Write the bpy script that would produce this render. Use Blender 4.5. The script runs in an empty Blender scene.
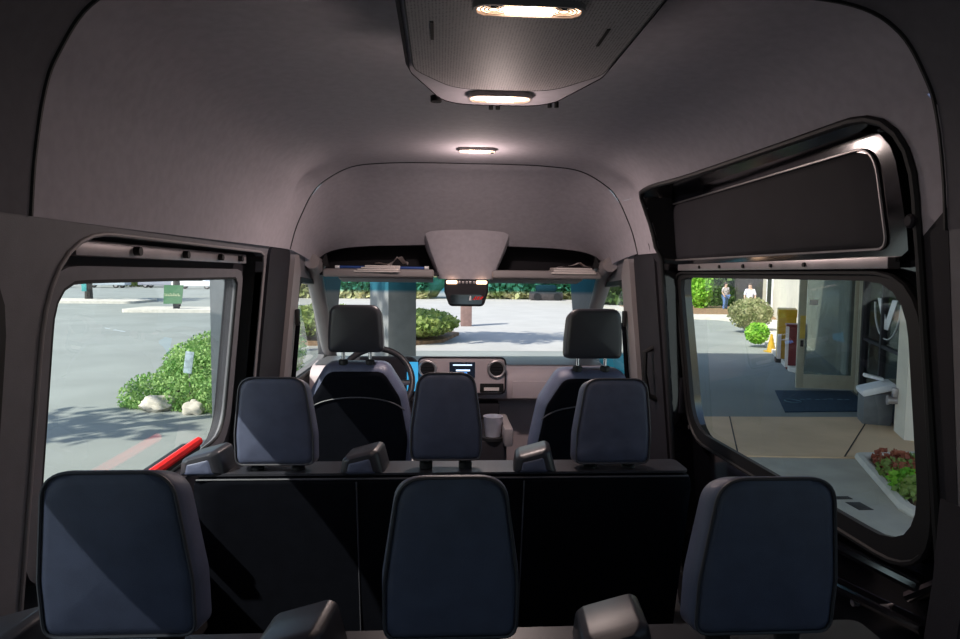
import bpy, bmesh, math, random
from mathutils import Vector, Matrix, Euler
sc = bpy.context.scene
COL = sc.collection
R = math.radians
# ------------------------------------------------------------------ camera
F = 650.0
CAM = Vector((0, 0, 1.5))
YAW, PITCH, ROLL = math.atan(40/650), math.atan(46/650), R(0.6)
CM = (Matrix.Rotation(-YAW, 3, 'Z') @ Matrix.Rotation(R(90)-PITCH, 3, 'X') @ Matrix.Rotation(ROLL, 3, 'Z'))
cd = bpy.data.cameras.new('camera'); co = bpy.data.objects.new('camera', cd); COL.objects.link(co)
cd.sensor_width = 36; cd.lens = F/960*36; cd.clip_start = .02; cd.clip_end = 500
co.matrix_world = Matrix.Translation(CAM) @ CM.to_4x4()
sc.camera = co
# ------------------------------------------------------------------ sky, sun, exposure
SUN = Vector((1, .8, -1.35)).normalized()
w = bpy.data.worlds.new('sky'); sc.world = w; w.use_nodes = True
nt = w.node_tree; nt.nodes.clear()
sky = nt.nodes.new('ShaderNodeTexSky'); sky.sky_type = 'NISHITA'; sky.sun_disc = False
sky.sun_elevation = math.asin(-SUN.z); sky.sun_rotation = math.atan2(-SUN.x, -SUN.y)
bg = nt.nodes.new('ShaderNodeBackground'); bg.inputs[1].default_value = .16
ow = nt.nodes.new('ShaderNodeOutputWorld')
nt.links.new(sky.outputs[0], bg.inputs[0]); nt.links.new(bg.outputs[0], ow.inputs[0])
sl = bpy.data.lights.new('sun', 'SUN'); sl.energy = 4.2; sl.angle = R(.6); sl.color = (1, .95, .87)
so = bpy.data.objects.new('sun', sl); COL.objects.link(so); so.rotation_euler = SUN.to_track_quat('-Z', 'Y').to_euler()
vs = sc.view_settings
vs.view_transform = 'Standard'; vs.look = 'None'; vs.exposure = .85; vs.gamma = 1; vs.use_curve_mapping = False

# ------------------------------------------------------------------ helpers
def ray(px, py):
    return CM @ Vector(((px-480)/F, -(py-319.5)/F, -1))
def atY(px, py, Y):
    d = ray(px, py); return CAM + d*(Y/d.y)
def atX(px, py, X):
    d = ray(px, py); return CAM + d*(X/d.x)
def atZ(px, py, Z):
    d = ray(px, py); return CAM + d*((Z-CAM.z)/d.z)
GZ = -.6                                        # the ground outside, below the van floor
def gnd(px, py, z=GZ):
    return atZ(px, py, z)

def mat(name, col, rough=.6, metal=0, var=.12, scale=8., bump=0., bscale=200., spec=.5, emit=None, estr=0., coat=0., sheen=0., col2=None, trans=0.):
    m = bpy.data.materials.new(name); m.use_nodes = True
    n = m.node_tree.nodes; l = m.node_tree.links; b = n['Principled BSDF']
    tc = n.new('ShaderNodeTexCoord')
    no = n.new('ShaderNodeTexNoise'); no.inputs['Scale'].default_value = scale; no.inputs['Detail'].default_value = 5
    l.new(tc.outputs['Object'], no.inputs['Vector'])
    rp = n.new('ShaderNodeValToRGB')
    c2 = col2 or tuple(min(1, c*(1+var)) for c in col); c1 = tuple(c*(1-var) for c in col) if col2 is None else col
    rp.color_ramp.elements[0].position = .35; rp.color_ramp.elements[1].position = .65
    rp.color_ramp.elements[0].color = (*c1, 1); rp.color_ramp.elements[1].color = (*c2, 1)
    l.new(no.outputs[0], rp.inputs[0]); l.new(rp.outputs[0], b.inputs['Base Color'])
    b.inputs['Roughness'].default_value = rough; b.inputs['Metallic'].default_value = metal
    b.inputs['Specular IOR Level'].default_value = spec
    if coat: b.inputs['Coat Weight'].default_value = coat; b.inputs['Coat Roughness'].default_value = .08
    if sheen: b.inputs['Sheen Weight'].default_value = sheen
    if bump:
        n2 = n.new('ShaderNodeTexNoise'); n2.inputs['Scale'].default_value = bscale; n2.inputs['Detail'].default_value = 3
        l.new(tc.outputs['Object'], n2.inputs['Vector'])
        bp = n.new('ShaderNodeBump'); bp.inputs['Strength'].default_value = bump; bp.inputs['Distance'].default_value = .004
        l.new(n2.outputs[0], bp.inputs['Height']); l.new(bp.outputs[0], b.inputs['Normal'])
    if emit:
        b.inputs['Emission Color'].default_value = (*emit, 1); b.inputs['Emission Strength'].default_value = estr
    if trans:
        out = n['Material Output']; tl = n.new('ShaderNodeBsdfTranslucent'); mx = n.new('ShaderNodeMixShader'); mx.inputs[0].default_value = trans
        l.new(rp.outputs[0], tl.inputs[0]); l.new(b.outputs[0], mx.inputs[1]); l.new(tl.outputs[0], mx.inputs[2]); l.new(mx.outputs[0], out.inputs[0])
    return m
def glass_mat(name, tint, band=None, ior=1.5, refl=1.):
    m = bpy.data.materials.new(name); m.use_nodes = True
    n = m.node_tree.nodes; l = m.node_tree.links; n.clear()
    out = n.new('ShaderNodeOutputMaterial'); tr = n.new('ShaderNodeBsdfTransparent'); gl = n.new('ShaderNodeBsdfGlossy'); mx = n.new('ShaderNodeMixShader')
    fr = n.new('ShaderNodeLayerWeight'); fr.inputs[0].default_value = .5     # Schlick reflectance of thin glass
    pw = n.new('ShaderNodeMath'); pw.operation = 'POWER'; pw.inputs[1].default_value = 5
    mu = n.new('ShaderNodeMath'); mu.operation = 'MULTIPLY_ADD'; mu.inputs[1].default_value = .92*refl; mu.inputs[2].default_value = .06*refl
    gl.inputs['Roughness'].default_value = .01; tr.inputs[0].default_value = (*tint, 1)
    l.new(fr.outputs['Facing'], pw.inputs[0]); l.new(pw.outputs[0], mu.inputs[0]); l.new(mu.outputs[0], mx.inputs[0]); l.new(tr.outputs[0], mx.inputs[1]); l.new(gl.outputs[0], mx.inputs[2]); l.new(mx.outputs[0], out.inputs[0])
    if band:                                     # tinted sun band along the top of the glass
        tc = n.new('ShaderNodeTexCoord'); sx = n.new('ShaderNodeSeparateXYZ'); mr = n.new('ShaderNodeMapRange'); mc = n.new('ShaderNodeMix'); mc.data_type = 'RGBA'
        z0, z1, bc = band
        mr.inputs[1].default_value = z0; mr.inputs[2].default_value = z1
        l.new(tc.outputs['Object'], sx.inputs[0]); l.new(sx.outputs['Z'], mr.inputs[0]); l.new(mr.outputs[0], mc.inputs[0])
        mc.inputs[6].default_value = (*tint, 1); mc.inputs[7].default_value = (*bc, 1); l.new(mc.outputs[2], tr.inputs[0])
    return m

OFF = {}
def empty(name, loc, label, cat, group=None, kind=None):
    o = bpy.data.objects.new(name, None); COL.objects.link(o); o.location = loc; o.empty_display_size = .1
    OFF[o.name] = Vector(loc)
    tag(o, label, cat, group, kind); return o
def tag(o, label=None, cat=None, group=None, kind=None):
    if label: o['label'] = label
    if cat: o['category'] = cat
    if group: o['group'] = group
    if kind: o['kind'] = kind
    return o
def obj(name, bm, m, parent=None, smooth=True, ang=38, base=None, label=None, cat=None, group=None, kind=None, fix=True):
    me = bpy.data.meshes.new(name)
    if fix: bmesh.ops.recalc_face_normals(bm, faces=bm.faces)
    off = OFF[parent.name] if parent else Vector(base or (0, 0, 0))
    bmesh.ops.translate(bm, verts=bm.verts, vec=-off)
    bm.to_mesh(me); bm.free()
    me.materials.append(m)
    if smooth:
        me.polygons.foreach_set('use_smooth', [True]*len(me.polygons))
        me.set_sharp_from_angle(angle=R(ang))
    o = bpy.data.objects.new(name, me); COL.objects.link(o)
    OFF[o.name] = off
    if parent: o.parent = parent
    else: o.location = off
    return tag(o, label, cat, group, kind)
def struct(name, bm, m, parent=None, **k):
    k.setdefault('kind', 'structure' if parent is None else None)
    return obj(name, bm, m, parent, **k)
def copy_tree(o, loc=None, label=None, parent=None):
    c = o.copy(); COL.objects.link(c)
    if parent: c.parent = parent
    if loc is not None: c.location = loc
    if label: c['label'] = label
    for ch in list(o.children): copy_tree(ch, parent=c)
    return c
def BM(): return bmesh.new()
def ringf(bm, rings, closed=True, cap0=False, cap1=False):
    vr = [[bm.verts.new(p) for p in r] for r in rings]
    n = len(vr[0])
    for a, b in zip(vr, vr[1:]):
        for i in range(n if closed else n-1):
            j = (i+1) % n
            try: bm.faces.new((a[i], a[j], b[j], b[i]))
            except ValueError: pass
    if cap0: bm.faces.new(vr[0])
    if cap1: bm.faces.new(vr[-1])
    return vr
def box(bm, c, s, bev=0., rot=None, seg=2):
    r = bmesh.ops.create_cube(bm, size=1)
    vs_ = r['verts']
    M = Matrix.Translation(c) @ (rot.to_4x4() if rot else Matrix()) @ Matrix.Diagonal((*s, 1))
    bmesh.ops.transform(bm, matrix=M, verts=vs_)
    if bev:
        es = list({e for v in vs_ for e in v.link_edges})
        bmesh.ops.bevel(bm, geom=es, offset=min(bev, min(s)*.45), segments=seg, profile=.6, affect='EDGES')
def tube(bm, pts, r, n=8, closed=False, rr=None):
    pts = [Vector(p) for p in pts]; N = len(pts); rings = []; up = None
    for i, p in enumerate(pts):
        if closed: t = pts[(i+1) % N]-pts[i-1]
        else: t = pts[min(i+1, N-1)]-pts[max(i-1, 0)]
        t.normalize()
        if up is None: up = Vector((0, 0, 1)) if abs(t.z) < .9 else Vector((1, 0, 0))
        a = t.cross(up).normalized(); b = a.cross(t).normalized(); up = b
        q = rr[i] if rr else r
        rings.append([p + a*(q*math.cos(2*math.pi*k/n)) + b*(q*math.sin(2*math.pi*k/n)) for k in range(n)])
    if closed: rings.append(rings[0])
    ringf(bm, rings, True, not closed, not closed)
    if closed: bmesh.ops.remove_doubles(bm, verts=bm.verts, dist=1e-6)
def cyl(bm, a, b, r, n=20, r2=None, bev=0):
    a, b = Vector(a), Vector(b); t = (b-a).normalized(); u = t.orthogonal().normalized(); v = t.cross(u)
    r2 = r if r2 is None else r2
    prof = [(0, r), (1, r2)]
    if bev:
        L = (b-a).length
        prof = [(0, r-bev), (bev/L, r), (1-bev/L, r2), (1, r2-bev)]
    ringf(bm, [[a+(b-a)*t_ + u*(q*math.cos(2*math.pi*k/n)) + v*(q*math.sin(2*math.pi*k/n)) for k in range(n)] for t_, q in prof], True, True, True)
def rpoly(pts, rad, n=7):
    """rounded 2D polygon; rad one number or one per corner"""
    out = []; N = len(pts)
    for i in range(N):
        p = Vector(pts[i]); a = Vector(pts[i-1])-p; b = Vector(pts[(i+1) % N])-p
        r = rad[i] if isinstance(rad, (list, tuple)) else rad
        la, lb = a.length, b.length; a.normalize(); b.normalize()
        th = math.acos(max(-1, min(1, a.dot(b))))
        d = min(r/math.tan(th/2), la*.48, lb*.48)
        p0, p1 = p+a*d, p+b*d
        for k in range(n+1):
            t = k/n; out.append(p0*(1-t)**2 + p*2*t*(1-t) + p1*t*t)
    return out
def rrect(u0, u1, v0, v1, r, n=7):
    return rpoly([(u0, v0), (u1, v0), (u1, v1), (u0, v1)], r, n)
def resamp(poly, N, c):
    """points of a closed star-shaped 2D polygon at N angles about c"""
    out = []
    M = len(poly)
    for k in range(N):
        th = 2*math.pi*k/N; d = Vector((math.cos(th), math.sin(th))); best = None
        for i in range(M):
            p = poly[i]-c; e = poly[(i+1) % M]-poly[i]
            den = d.x*e.y-d.y*e.x
            if abs(den) < 1e-12: continue
            t = (p.x*e.y-p.y*e.x)/den; s = (p.x*d.y-p.y*d.x)/den
            if t > 0 and -1e-6 <= s <= 1+1e-6 and (best is None or t > best): best = t
        out.append(c+d*(best or .01))
    return out
def ring_panel(bm, outer, inner, f, th, N=120):
    """a sheet between two closed outlines; f(u,v,off) -> 3D, th = thickness"""
    c = sum((Vector(p) for p in inner), Vector((0, 0)))/len(inner)
    a = resamp([Vector(p) for p in outer], N, c); b = resamp([Vector(p) for p in inner], N, c)
    rings = [[f(p.x, p.y, 0) for p in a], [f(p.x, p.y, 0) for p in b], [f(p.x, p.y, th) for p in b], [f(p.x, p.y, th) for p in a]]
    rings.append(rings[0]); ringf(bm, rings, True)
    bmesh.ops.remove_doubles(bm, verts=bm.verts, dist=1e-6)
def sheet(bm, poly, f, th=0.):
    a = [bm.verts.new(f(p[0], p[1], 0)) for p in poly]
    bm.faces.new(a)
    if th:
        b = [bm.verts.new(f(p[0], p[1], th)) for p in poly]; bm.faces.new(b)
        n = len(a)
        for i in range(n): bm.faces.new((a[i], a[(i+1) % n], b[(i+1) % n], b[i]))
def pillow(bm, outline, layers, f, bulge=.006):
    """rounded slab: outline (x,z), layers [(depth, inset)], f(x,z,depth)->3D"""
    c = sum((Vector(p) for p in outline), Vector((0, 0)))/len(outline)
    sz = min(max(p[0] for p in outline)-min(p[0] for p in outline), max(p[1] for p in outline)-min(p[1] for p in outline))/2
    rings = []
    def ring(d, ins):
        s = 1-ins/sz
        return [f(*(c+(Vector(p)-c)*s), d) for p in outline]
    d0, i0 = layers[0]; d1, i1 = layers[-1]
    for q in (.06, .14, .24, .36, .5, .64, .78, .9, .97): rings.append(ring(d0-bulge*(1-(1-q)**2), i0+(sz-i0)*q))
    rings.reverse()
    for d, i in layers: rings.append(ring(d, i))
    for q in (.06, .14, .24, .36, .5, .64, .78, .9, .97): rings.append(ring(d1+bulge*(1-(1-q)**2), i1+(sz-i1)*q))
    ringf(bm, rings, True, True, True)
def circ_path(f, cx, cy, rx, ry, n=32):
    return [f(cx+rx*math.cos(2*math.pi*k/n), cy+ry*math.sin(2*math.pi*k/n)) for k in range(n)]

# ------------------------------------------------------------------ materials
M = {}
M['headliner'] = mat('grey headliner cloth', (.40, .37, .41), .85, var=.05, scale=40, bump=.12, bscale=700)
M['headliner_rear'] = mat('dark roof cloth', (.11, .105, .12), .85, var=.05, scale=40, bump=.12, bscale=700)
M['trim'] = mat('grey wall trim', (.16, .155, .17), .6, var=.06, scale=20, bump=.15, bscale=500)
M['trim_dark'] = mat('dark plastic', (.022, .021, .026), .7, var=.1, bump=.1, bscale=400, spec=.25)
M['trim_pale'] = mat('pale grey plastic', (.27, .245, .25), .55, var=.05)
M['rubber'] = mat('black rubber', (.008, .008, .009), .6, var=.1)
M['gloss'] = mat('black paint', (.006, .006, .008), .12, var=.1, coat=1.)
M['leather'] = mat('navy black leather', (.085, .097, .155), .42, var=.08, scale=30, bump=.25, bscale=900)
M['cloth'] = mat('black seat back vinyl', (.004, .0045, .007), .75, var=.1, scale=30, bump=.25, bscale=900, spec=.04)
M['piping'] = mat('piping', (.05, .05, .06), .5)
M['seat_plastic'] = mat('grey black plastic', (.026, .026, .033), .38, var=.08, bump=.08, bscale=500)
M['chrome'] = mat('chrome', (.75, .75, .77), .15, 1.)
M['metal'] = mat('grey metal', (.42, .39, .4), .4, .7)
M['floor'] = mat('grey vinyl floor', (.05, .05, .052), .6, var=.2, scale=30)
M['dash'] = mat('dashboard plastic', (.5, .43, .455), .5, var=.05, bump=.1, bscale=500)
M['dash_top'] = mat('dashboard top', (.09, .09, .1), .38, var=.05, bump=.1, bscale=500)
M['privacy'] = glass_mat('dark privacy glass', (.22, .25, .26))
M['cup'] = mat('silver cup', (.72, .72, .8), .28, .5)
M['glass'] = glass_mat('side glass', (.86, .91, .88))
M['windshield'] = glass_mat('windscreen glass', (.9, .93, .94), band=(1.375, 1.40, (.10, .42, .58)))
M['lens'] = mat('lit lamp lens', (.9, .75, .6), .3, emit=(1, .62, .38), estr=2.2)
M['bulb'] = mat('lit bulb', (1, .9, .8), .3, emit=(1, .8, .6), estr=10)
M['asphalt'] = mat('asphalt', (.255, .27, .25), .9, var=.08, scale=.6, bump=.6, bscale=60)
M['concrete'] = mat('tan concrete', (.72, .5, .31), .85, var=.1, scale=1.2, bump=.3, bscale=40)
M['kerb'] = mat('pale kerb', (.58, .54, .48), .85, var=.1, scale=4)
M['stucco'] = mat('grey stucco', (.23, .235, .23), .9, var=.08, scale=5, bump=.4, bscale=60)
M['cream'] = mat('cream wall', (.68, .62, .52), .85, var=.05, scale=2, bump=.2, bscale=50)
M['beige_metal'] = mat('beige door metal', (.40, .38, .30), .45, var=.05)
M['dark_wall'] = mat('dark brown wall', (.05, .042, .042), .8, var=.2)
M['lobby_glass'] = glass_mat('entrance glass', (.45, .5, .5))
M['mulch'] = mat('brown mulch', (.25, .15, .08), .95, var=.35, scale=6, bump=.6, bscale=30)
def leafm(name, a, b, sc_=3.): return mat(name, a, .6, col2=b, scale=sc_, trans=.3, spec=.3)
M['leaf_hedge'] = leafm('hedge leaves', (.3, .36, .12), (.7, .64, .38), 1.2)
M['leaf'] = leafm('green leaves', (.14, .24, .05), (.4, .46, .14))
M['leaf_dark'] = leafm('dark leaves', (.03, .08, .02), (.12, .2, .05))
M['juniper'] = leafm('juniper leaves', (.17, .36, .09), (.42, .58, .22), 6)
M['leaf_bright'] = leafm('bright leaves', (.16, .45, .03), (.35, .6, .08), 6)
M['leaf_olive'] = leafm('olive leaves', (.17, .2, .08), (.38, .36, .2), 5)
M['leaf_red'] = leafm('red leaves', (.28, .06, .04), (.45, .16, .09), 9)
M['bark'] = mat('dark bark', (.035, .03, .025), .9, var=.3, scale=20, bump=.5, bscale=60)
M['rock'] = mat('pale rock', (.55, .5, .42), .9, var=.15, scale=8, bump=.5, bscale=30)
M['yellow'] = mat('yellow paint', (.5, .29, .006), .45)
M['red'] = mat('red plastic', (.75, .02, .02), .35)
M['dark_red'] = mat('dark red paint', (.16, .012, .012), .4)
M['white'] = mat('white', (.8, .8, .82), .5, var=.03)
M['green_sign'] = mat('green sign', (.035, .14, .05), .5, var=.05)
M['teal'] = mat('teal film', (.02, .3, .42), .4)
M['blue_mat'] = mat('blue doormat', (.008, .035, .07), .95, var=.25, scale=30, bump=.5, bscale=300)
M['paper'] = mat('paper', (.75, .68, .66), .7, var=.04)
M['blue'] = mat('blue plastic', (.03, .08, .3), .4)
M['black'] = mat('matt black', (.004, .004, .005), .8)
M['jeans'] = mat('blue jeans', (.1, .17, .38), .9, var=.3, scale=12)
M['skin'] = mat('skin', (.5, .32, .24), .6)
M['hair'] = mat('hair', (.05, .035, .03), .7)
M['shirt_pattern'] = mat('patterned shirt', (.2, .17, .18), .8, col2=(.65, .58, .58), scale=14)
M['shirt_white'] = mat('pale shirt', (.62, .6, .7), .8, var=.06)
M['car_paint'] = mat('pale car paint', (.5, .55, .6), .25, coat=.6, var=.03)
M['car_grey'] = mat('grey car paint', (.3, .3, .36), .25, coat=.6, var=.03)
M['screen'] = mat('lit screen', (.01, .012, .02), .2, emit=(.004, .008, .015), estr=.6)
M['screen_text'] = mat('screen text', (.5, .6, .7), .3, emit=(.55, .7, .95), estr=1.0)
M['screen_blue'] = mat('screen blue', (.05, .2, .5), .3, emit=(.1, .35, .9), estr=1.0)
M['cluster'] = mat('lit instrument display', (.02, .15, .3), .25, emit=(.06, .42, .75), estr=.5)
M['bin_grey'] = mat('grey bin', (.12, .13, .14), .5)
M['yellow_tape'] = mat('yellow label', (.6, .42, .08), .5)

# ------------------------------------------------------------------ van shell
XC = .12
def rectp(u0, u1, v0, v1): return [(u0, v0), (u1, v0), (u1, v1), (u0, v1)]
def wl(z): return -.70-.10*(1.6-z)              # left trim plane
def wr(z): return .94+.10*(1.6-z)
def L(off):                                      # off > 0 goes outwards
    return lambda u, v, t: Vector((wl(v)-off-t, u, v))
def Rr(off):
    return lambda u, v, t: Vector((wr(v)+off+t, u, v))
PA = [(.82, 1.59), (.81, 1.69), (.79, 1.80), (.765, 1.865), (.71, 1.945), (.62, 1.99), (.45, 2.005), (.2, 2.01), (0, 2.01)]
PB = [(.80, 1.60), (.775, 1.69), (.745, 1.76), (.70, 1.845), (.64, 1.91), (.52, 1.975), (.36, 1.995), (.18, 2.0), (0, 2.0)]
PC = [(.80, 1.535), (.78, 1.575), (.75, 1.60), (.70, 1.62), (.62, 1.635), (.50, 1.645), (.34, 1.65), (.17, 1.655), (0, 1.655)]
def smooth(pts, n=6):
    out = []
    P = [Vector(p) for p in pts]
    for i in range(len(P)-1):
        p0, p1, p2, p3 = P[max(i-1, 0)], P[i], P[i+1], P[min(i+2, len(P)-1)]
        for k in range(n):
            t = k/n
            out.append(.5*((2*p1)+(p2-p0)*t+(2*p0-5*p1+4*p2-p3)*t*t+(3*p1-p0-3*p2+p3)*t**3))
    out.append(P[-1]); return out
SA, SB, SC_ = smooth(PA), smooth(PB), smooth(PC)
def prof(y):
    """half profile (outer -> centre) at y"""
    if y <= 1.165: return SA
    if y <= 3.0:
        t = (y-1.165)/1.835; t = t*t*(3-2*t) if t > 0 else 0
        w1, w2 = math.exp(-((y-2.84)/.10)**2), math.exp(-((y-2.48)/.16)**2)     # hollow by the pillar, swell behind it
        out = []
        for i, (a, b) in enumerate(zip(SA, SB)):
            u = i/(len(SA)-1); k = math.exp(-((u-.42)/.16)**2)
            out.append(a.lerp(b, t)+Vector((.035, .02))*(k*w1)-Vector((.02, .012))*(k*w2))
        return out
    t = min(1, (y-3.0)/.62); q = math.sin(t*math.pi/2)**.9; q = t*.55+.45*(t*t)
    return [a.lerp(b, q) for a, b in zip(SB, SC_)]
def leftpts(y): return [Vector((XC-p.x, y, p.y)) for p in prof(y)]
def rightpts(y, zmin=None, zmax=None):
    P = [Vector((XC+p.x, y, p.y)) for p in prof(y)]
    return P
def x_at(y, z):                                  # right headliner surface x at height z
    P = prof(y)
    for a, b in zip(P, P[1:]):
        if a.y <= z <= b.y: return XC+a.x+(b.x-a.x)*(z-a.y)/(b.y-a.y)
    return XC+P[0].x
ZD, YD0, YD1 = 1.84, 1.24, 2.78                  # right door opening in the headliner
def upper_right(y, n=36):
    zs = prof(y); P = [Vector((XC+p.x, y, p.y)) for p in zs]
    P = [p for p in P if p.z > ZD]; return [Vector((x_at(y, ZD), y, ZD))]+P
def full(y): 
    l = leftpts(y); r = rightpts(y); return l+r[::-1][1:]
def solid_loft(bm, rings):
    ringf(bm, rings, False)
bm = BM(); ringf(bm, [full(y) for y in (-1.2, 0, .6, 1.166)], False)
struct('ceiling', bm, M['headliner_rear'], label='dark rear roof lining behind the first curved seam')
bm = BM()
ys = [1.17+(2.995-1.17)*i/24 for i in range(25)]
def mid(y):
    l = leftpts(y); r = upper_right(y)
    n = 30                                         # resample the shortened right half to a fixed count
    d = [0]
    for a, b in zip(r, r[1:]): d.append(d[-1]+(b-a).length)
    out = []
    for k in range(n):
        s = d[-1]*k/(n-1)
        for i in range(len(d)-1):
            if d[i] <= s <= d[i+1]+1e-9:
                out.append(r[i].lerp(r[i+1], (s-d[i])/max(1e-9, d[i+1]-d[i]))); break
    return l+out[::-1][1:]
ringf(bm, [mid(y) for y in ys], False)
def lowr(y, n=8): return [Vector((x_at(y, z), y, z)) for z in [1.595+(ZD-1.595)*k/n for k in range(n+1)]]
ringf(bm, [lowr(YD1-.06), lowr(2.9), lowr(2.995)], False)
struct('ceiling_middle', bm, M['headliner'], label='grey roof lining over the seats between the two curved seams')
bm = BM(); ringf(bm, [full(3.005+.615*i/14) for i in range(15)], False)
struct('ceiling_front', bm, M['headliner'], label='grey roof lining sloping down over the cab')
for k, y in enumerate((1.165, 3.0)):
    bm = BM(); tube(bm, [p+Vector((0, 0, 0)) for p in full(y)], .0045, 6)
    struct('trim_%d' % (k+1), bm, M['rubber'], label='thin dark curved seam across the roof lining')

# floor
bm = BM(); box(bm, (XC, 1.6, -.03), (1.98, 5.8, .06)); struct('floor', bm, M['floor'], smooth=False)

bm = BM()
for s in (-1, 1):
    o2 = rectp(*sorted((XC, XC+s*.98)), 0, 2.03); i2 = rrect(*sorted((XC+s*.10, XC+s*.72)), .85, 1.62, .1)
    ring_panel(bm, o2, i2, lambda u, v, t: Vector((u, -1.2-t, v)), .05)
struct('wall_rear', bm, M['trim_dark'], label='dark rear doors with two windows')
bm = BM()
for s in (-1, 1): sheet(bm, rrect(*sorted((XC+s*.08, XC+s*.74)), .83, 1.64, .1), lambda u, v, t: Vector((u, -1.23, v)))
struct('window_8', bm, M['privacy'], label='tinted rear door windows')
bm = BM(); sheet(bm, rrect(-.78, .82, .86, 1.52, .14), Rr(.04)); struct('window_9', bm, M['privacy'], label='tinted right rear quarter window')
# ---- left wall: rear panel with quarter window, door opening, pillar, cab side
VZ = .0
OL = rpoly([(1.2, .15), (2.66, .15), (2.66, 1.575), (1.22, 1.575)], [.1, .1, .05, .22], 8)     # left door opening
QW = rrect(-.75, 1.095, .88, 1.5, .14)
bm = BM(); ring_panel(bm, rectp(-1.2, 1.165, VZ, 1.645), QW, L(0), .05)
# strip around the door opening
bmL = bm
bm2 = BM(); ring_panel(bm2, rectp(1.165, 2.80, VZ, 1.645), OL, L(0), .03)
me_ = bpy.data.meshes.new('t'); bm2.to_mesh(me_); bm2.free(); bmL.from_mesh(me_); bpy.data.meshes.remove(me_)
WLft = struct('wall_left', bmL, M['trim'], label='grey left wall trim around the quarter window and side door')
FWL = rpoly([(3.32, .93), (4.42, .93), (4.34, 1.02), (3.92, 1.42), (3.34, 1.45)], [.05, .05, .05, .1, .06])
bm = BM(); ring_panel(bm, rectp(2.80, 4.75, VZ, 1.64), FWL, L(0), .05)
struct('wall_left_cab', bm, M['trim'], label='grey inner side of the driver door')
# right
OR_ = rpoly([(1.18, .15), (2.76, .15), (2.72, ZD), (1.24, ZD)], [.1, .1, .07, .17], 8)
ORw = rpoly([(1.24, .15), (2.78, .15), (2.78, 1.61), (1.24, 1.61)], .002, 1)
bm = BM()
QR = rrect(-.75, .80, .88, 1.5, .14)
ring_panel(bm, rectp(-1.2, 1.17, VZ, 1.66), QR, Rr(0), .05)
struct('wall_right', bm, M['trim'], label='dark grey right wall trim behind the sliding door')
bm = BM(); ring_panel(bm, rectp(2.78, 4.75, VZ, 1.64), FWL, Rr(0), .05)
struct('wall_right_cab', bm, M['trim'], label='grey inner side of the passenger door')
def sx(z, y): return wr(z) if z < 1.6 else x_at(y, z)
# jamb of the right door
bm = BM()
c0 = Vector((2.0, 1.0)); o_ = resamp(OR_, 160, c0)
o_in = [c0+(p-c0)*1.0 for p in o_]
r0 = [Vector((sx(p.y, p.x)-.006, p.x, p.y)) for p in o_in]
r1 = [Vector((sx(p.y, p.x)+.03, p.x+(.02 if p.x < 2 else -.02)*0, p.y)) for p in o_in]
r2 = [Vector((wr(p.y)+.085, p.x, p.y)) for p in o_in]
ringf(bm, [r0, r1, r2], True)
D2J = struct('trim_3', bm, M['gloss'], label='glossy black jamb around the right sliding door')
bm = BM(); tube(bm, [Vector((sx(p.y, p.x)-.004, p.x, p.y)) for p in o_in], .009, 8, True)
struct('door_seal', bm, M['rubber'], D2J)
bm = BM(); ring_panel(bm, [Vector(p) for p in rectp(1.16, 2.82, 0, ZD+.006)], OR_, lambda u, v, t: Vector((sx(v, u)-.001+t, u, v)), .01, 200)
bmu = bm.copy()
bmesh.ops.delete(bm, geom=[f_ for f_ in bm.faces if f_.calc_center_median().z > 1.595], context='FACES')
bmesh.ops.delete(bmu, geom=[f_ for f_ in bmu.faces if f_.calc_center_median().z <= 1.595], context='FACES')
struct('trim_9', bm, M['trim_dark'], label='dark lining around the right door opening')
struct('trim_10', bmu, M['headliner'], label='roof lining over the right door opening')
# jamb + seal left
bm = BM(); o_ = resamp(OL, 140, Vector((1.95, .9)))
ringf(bm, [[Vector((wl(p.y)+.004, p.x, p.y)) for p in o_], [Vector((wl(p.y)-.1, p.x, p.y)) for p in o_]], True)
D1J = struct('trim_4', bm, M['rubber'], label='black jamb around the left side door')
bm = BM(); tube(bm, [Vector((wl(p.y)+.002, p.x, p.y)) for p in o_], .0045, 8, True)
struct('door_seal', bm, M['trim_pale'], D1J)

# left door: panel, window frame, rail
WL_ = rpoly([(1.335, .88), (2.49, .88), (2.5, 1.475), (1.335, 1.475)], [.12, .12, .035, .09], 8)
WLo = rpoly([(1.285, .83), (2.555, .83), (2.555, 1.507), (1.285, 1.507)], [.15, .15, .06, .12], 8)
bm = BM(); ring_panel(bm, rpoly(rectp(1.16, 2.72, .1, 1.62), .02), rpoly([(1.305, .85), (2.535, .85), (2.535, 1.492), (1.305, 1.492)], [.14, .14, .05, .11], 8), L(.075), .03)
D1 = struct('door_1', bm, M['trim_dark'], label='left side door with a large window')
bm = BM(); ring_panel(bm, WLo, WL_, L(.045), .018)
struct('window_frame', bm, M['trim'], D1, label='grey inner frame of the left door window')
bm = BM(); tube(bm, [L(.05)(p.x, p.y, 0) for p in resamp(WL_, 120, Vector((1.9, 1.15)))], .006, 6, True)
struct('window_seal', bm, M['rubber'], D1)
bm = BM(); box(bm, (wl(1.54)-.045, 1.95, 1.545), (.03, 1.16, .034), .004)
rl = struct('guide_rail', bm, M['metal'], D1, label='grey metal guide rail above the window')
for px in (135, 184, 219, 239):
    p = atX(px, 254+(px-135)*.07, wl(1.54)-.03)
    bm = BM(); cyl(bm, (wl(1.54)-.035, p.y, 1.545), (wl(1.54)-.015, p.y, 1.545), .011, 12); struct('bolt', bm, M['rubber'], rl)
bm = BM(); sheet(bm, WLo, L(.07)); struct('window_1', bm, M['glass'], label='left side door window looking on a sunny car park')
bm = BM(); sheet(bm, rrect(-.78, 1.11, .86, 1.52, .14), L(.04)); q = struct('window_2', bm, M['privacy'], label='left rear quarter window')
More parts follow.
